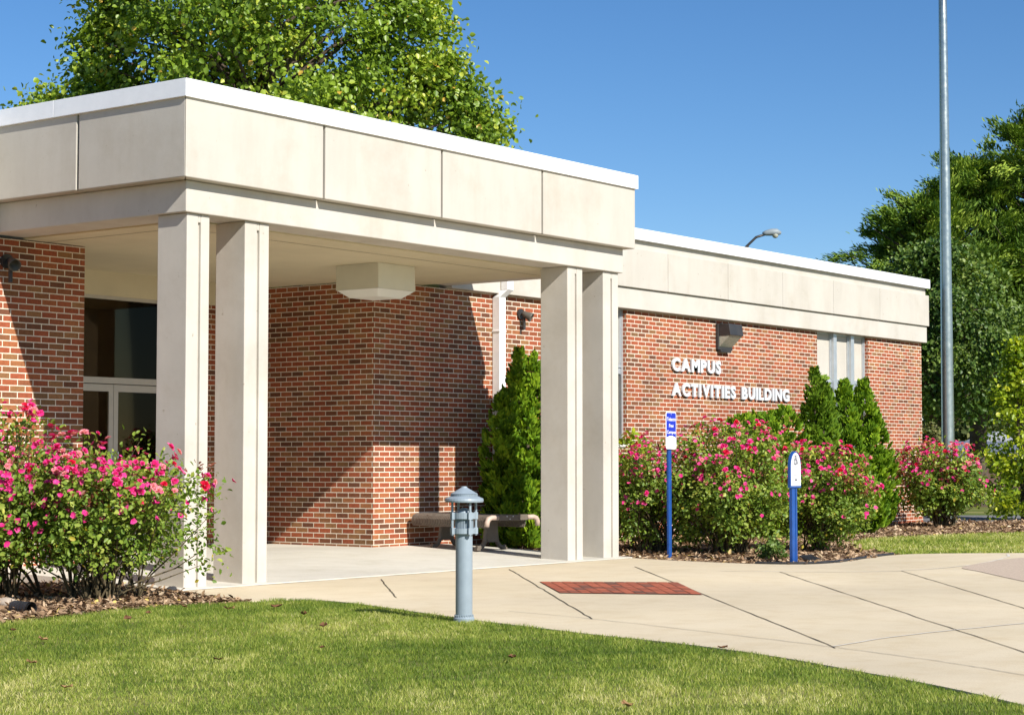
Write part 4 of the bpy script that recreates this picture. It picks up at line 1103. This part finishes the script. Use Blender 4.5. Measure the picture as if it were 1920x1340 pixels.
Pm = np.stack([19.4 + 17 * rng.random(N), 10.4 + 5.6 * rng.random(N)], 1); chips(Pm[inpoly(Pm + rng.normal(size=(N, 2)) * .02, MULCH_R)], .06, rng)

# ------------------------------------------------------------------ small things on the ground
LEAFM = [painted('dry_leaf_brown', (.16, .075, .035), .8, .3, 30), painted('dry_leaf_tan', (.34, .20, .09), .8, .3, 30)]
def dry_leaf(k, seed):
    rng = np.random.default_rng(seed); nu_, nv_ = 7, 5; V = []; F = []
    for i in range(nu_):
        u = i / (nu_ - 1)
        wd = .035 * math.sin(math.pi * min(1, u * .97 + .02)) ** .7 * (1 + .18 * rng.normal())
        for j_ in range(nv_):
            v = j_ / (nv_ - 1) * 2 - 1
            V.append(((u - .5) * .095, v * wd, .012 + .012 * v * v + .006 * (u - .5) ** 2 * 8 + .004 * rng.normal()))
    for i in range(nu_ - 1):
        for j_ in range(nv_ - 1): F.append((i * nv_ + j_, (i + 1) * nv_ + j_, (i + 1) * nv_ + j_ + 1, i * nv_ + j_ + 1))
    me = bpy.data.meshes.new('fallen_leaf'); me.from_pydata(V, [], F); me.materials.append(LEAFM[k]); me.update(); return me
DL = [dry_leaf(0, 1), dry_leaf(1, 2), dry_leaf(0, 3)]
for i, (x, y) in enumerate([(8.502, 10.706), (8.169, 9.989), (10.124, 11.136), (10.696, 11.349), (10.76, 10.902), (11.106, 10.714), (7.995, 8.186), (6.545, 7.807), (9.631, 10.812), (9.081, 6.846), (7.662, 5.092), (10.381, 6.179), (10.697, 10.041), (7.2, 8.9), (8.9, 8.2), (10.0, 9.2)]):
    o = bpy.data.objects.new('fallen_leaf', DL[i % 3]); COL.objects.link(o); o.location = (x, y, .012); s = .55 + .5 * random.random(); o.scale = (s, s, s)
    o.rotation_euler = (random.uniform(-.2, .2), random.uniform(-.2, .2), random.random() * 6.28)
    tag(o, 'curled dry leaf lying on the mown lawn', 'leaf', 'dry leaves scattered on the lawn')
def rock(name, label, loc, sx_, sy_, sz_, m, seed):
    rng = np.random.default_rng(seed); bm = bmesh.new(); bmesh.ops.create_icosphere(bm, subdivisions=3, radius=1)
    for v in bm.verts:
        p = np.array(v.co); f = 1 + .12 * math.sin(p[0] * 3 + seed) + .10 * math.sin(p[1] * 4 + 2) + .03 * rng.normal()
        v.co = Vector((p[0] * sx_ * f, p[1] * sy_ * f, max(-.3, p[2]) * sz_ * f))
    me = bpy.data.meshes.new(name); bm.to_mesh(me); bm.free(); me.materials.append(m)
    o = bpy.data.objects.new(name, me); COL.objects.link(o); o.location = loc; o.rotation_euler = (0, 0, -.9); return tag(o, label, 'stone')
rock('stone', 'flat pale stone in the mulch beside the black drain pipe', (10.0, 12.66, .03), .085, .05, .045, painted('pale_stone', (.42, .35, .28), .9, .2, 14, .5), 3)
rock('stone', 'small dark stone in the mulch at the foot of the left column', (12.10, 13.0, .02), .04, .03, .03, painted('dark_stone', (.05, .05, .055), .8, .3, 14, .5), 5)
t = thing('drain_pipe', 'short black corrugated drain pipe end poking out of the mulch', 'pipe', (9.72, 12.1, .03))
d = RIGHT * .75 - FWD * .65; d = d / np.linalg.norm(d); p0 = np.array([9.72, 12.16, .035]) - d * .09
m_ = MB(); pts = [p0 + d * .018 * i for i in range(14)]; m_.tube(pts, [.05 + (.006 if i % 2 else 0) for i in range(14)], 16, cap=False); m_.build('outer_sleeve', BLACKP, t)
m_ = MB(); m_.tube([pts[-1] + d * .003, pts[2]], [.042, .042], 16, cap=False); m_.tube([pts[2], pts[2] + d * .004], .041, 16); m_.build('bore', BLACKP, t)
t = thing('drain_grate', 'small black slotted drain cover at the foot of the wheelchair sign', 'drain cover', (20.45, 10.9, 0))
m_ = MB(); Mg = Matrix.Translation((20.45, 10.92, .0)) @ Matrix.Rotation(.1, 4, 'Z') @ Matrix.Rotation(.35, 4, 'X')
for i in range(9): m_.box(-.16 + i * .038, -.16 + i * .038 + .02, -.09, .09, .0, .03, Mg)
m_.box(-.18, .18, -.11, -.09, 0, .032, Mg); m_.box(-.18, .18, .09, .11, 0, .032, Mg); m_.build('slats', BLACKP, t)
ed = [(p[0] + .0, p[1] + .02) for p in RIGHT_EDGE if p[0] < 22.4 and p[1] < 11.2]
m_ = MB(); m_.tube([(x, y, .012) for x, y in ed], .018, 6); o = m_.build('bed_edging', BLACKP, org=(20.5, 10.6, 0)); tag(o, 'black plastic edging strip between path and rose bed', 'edging')
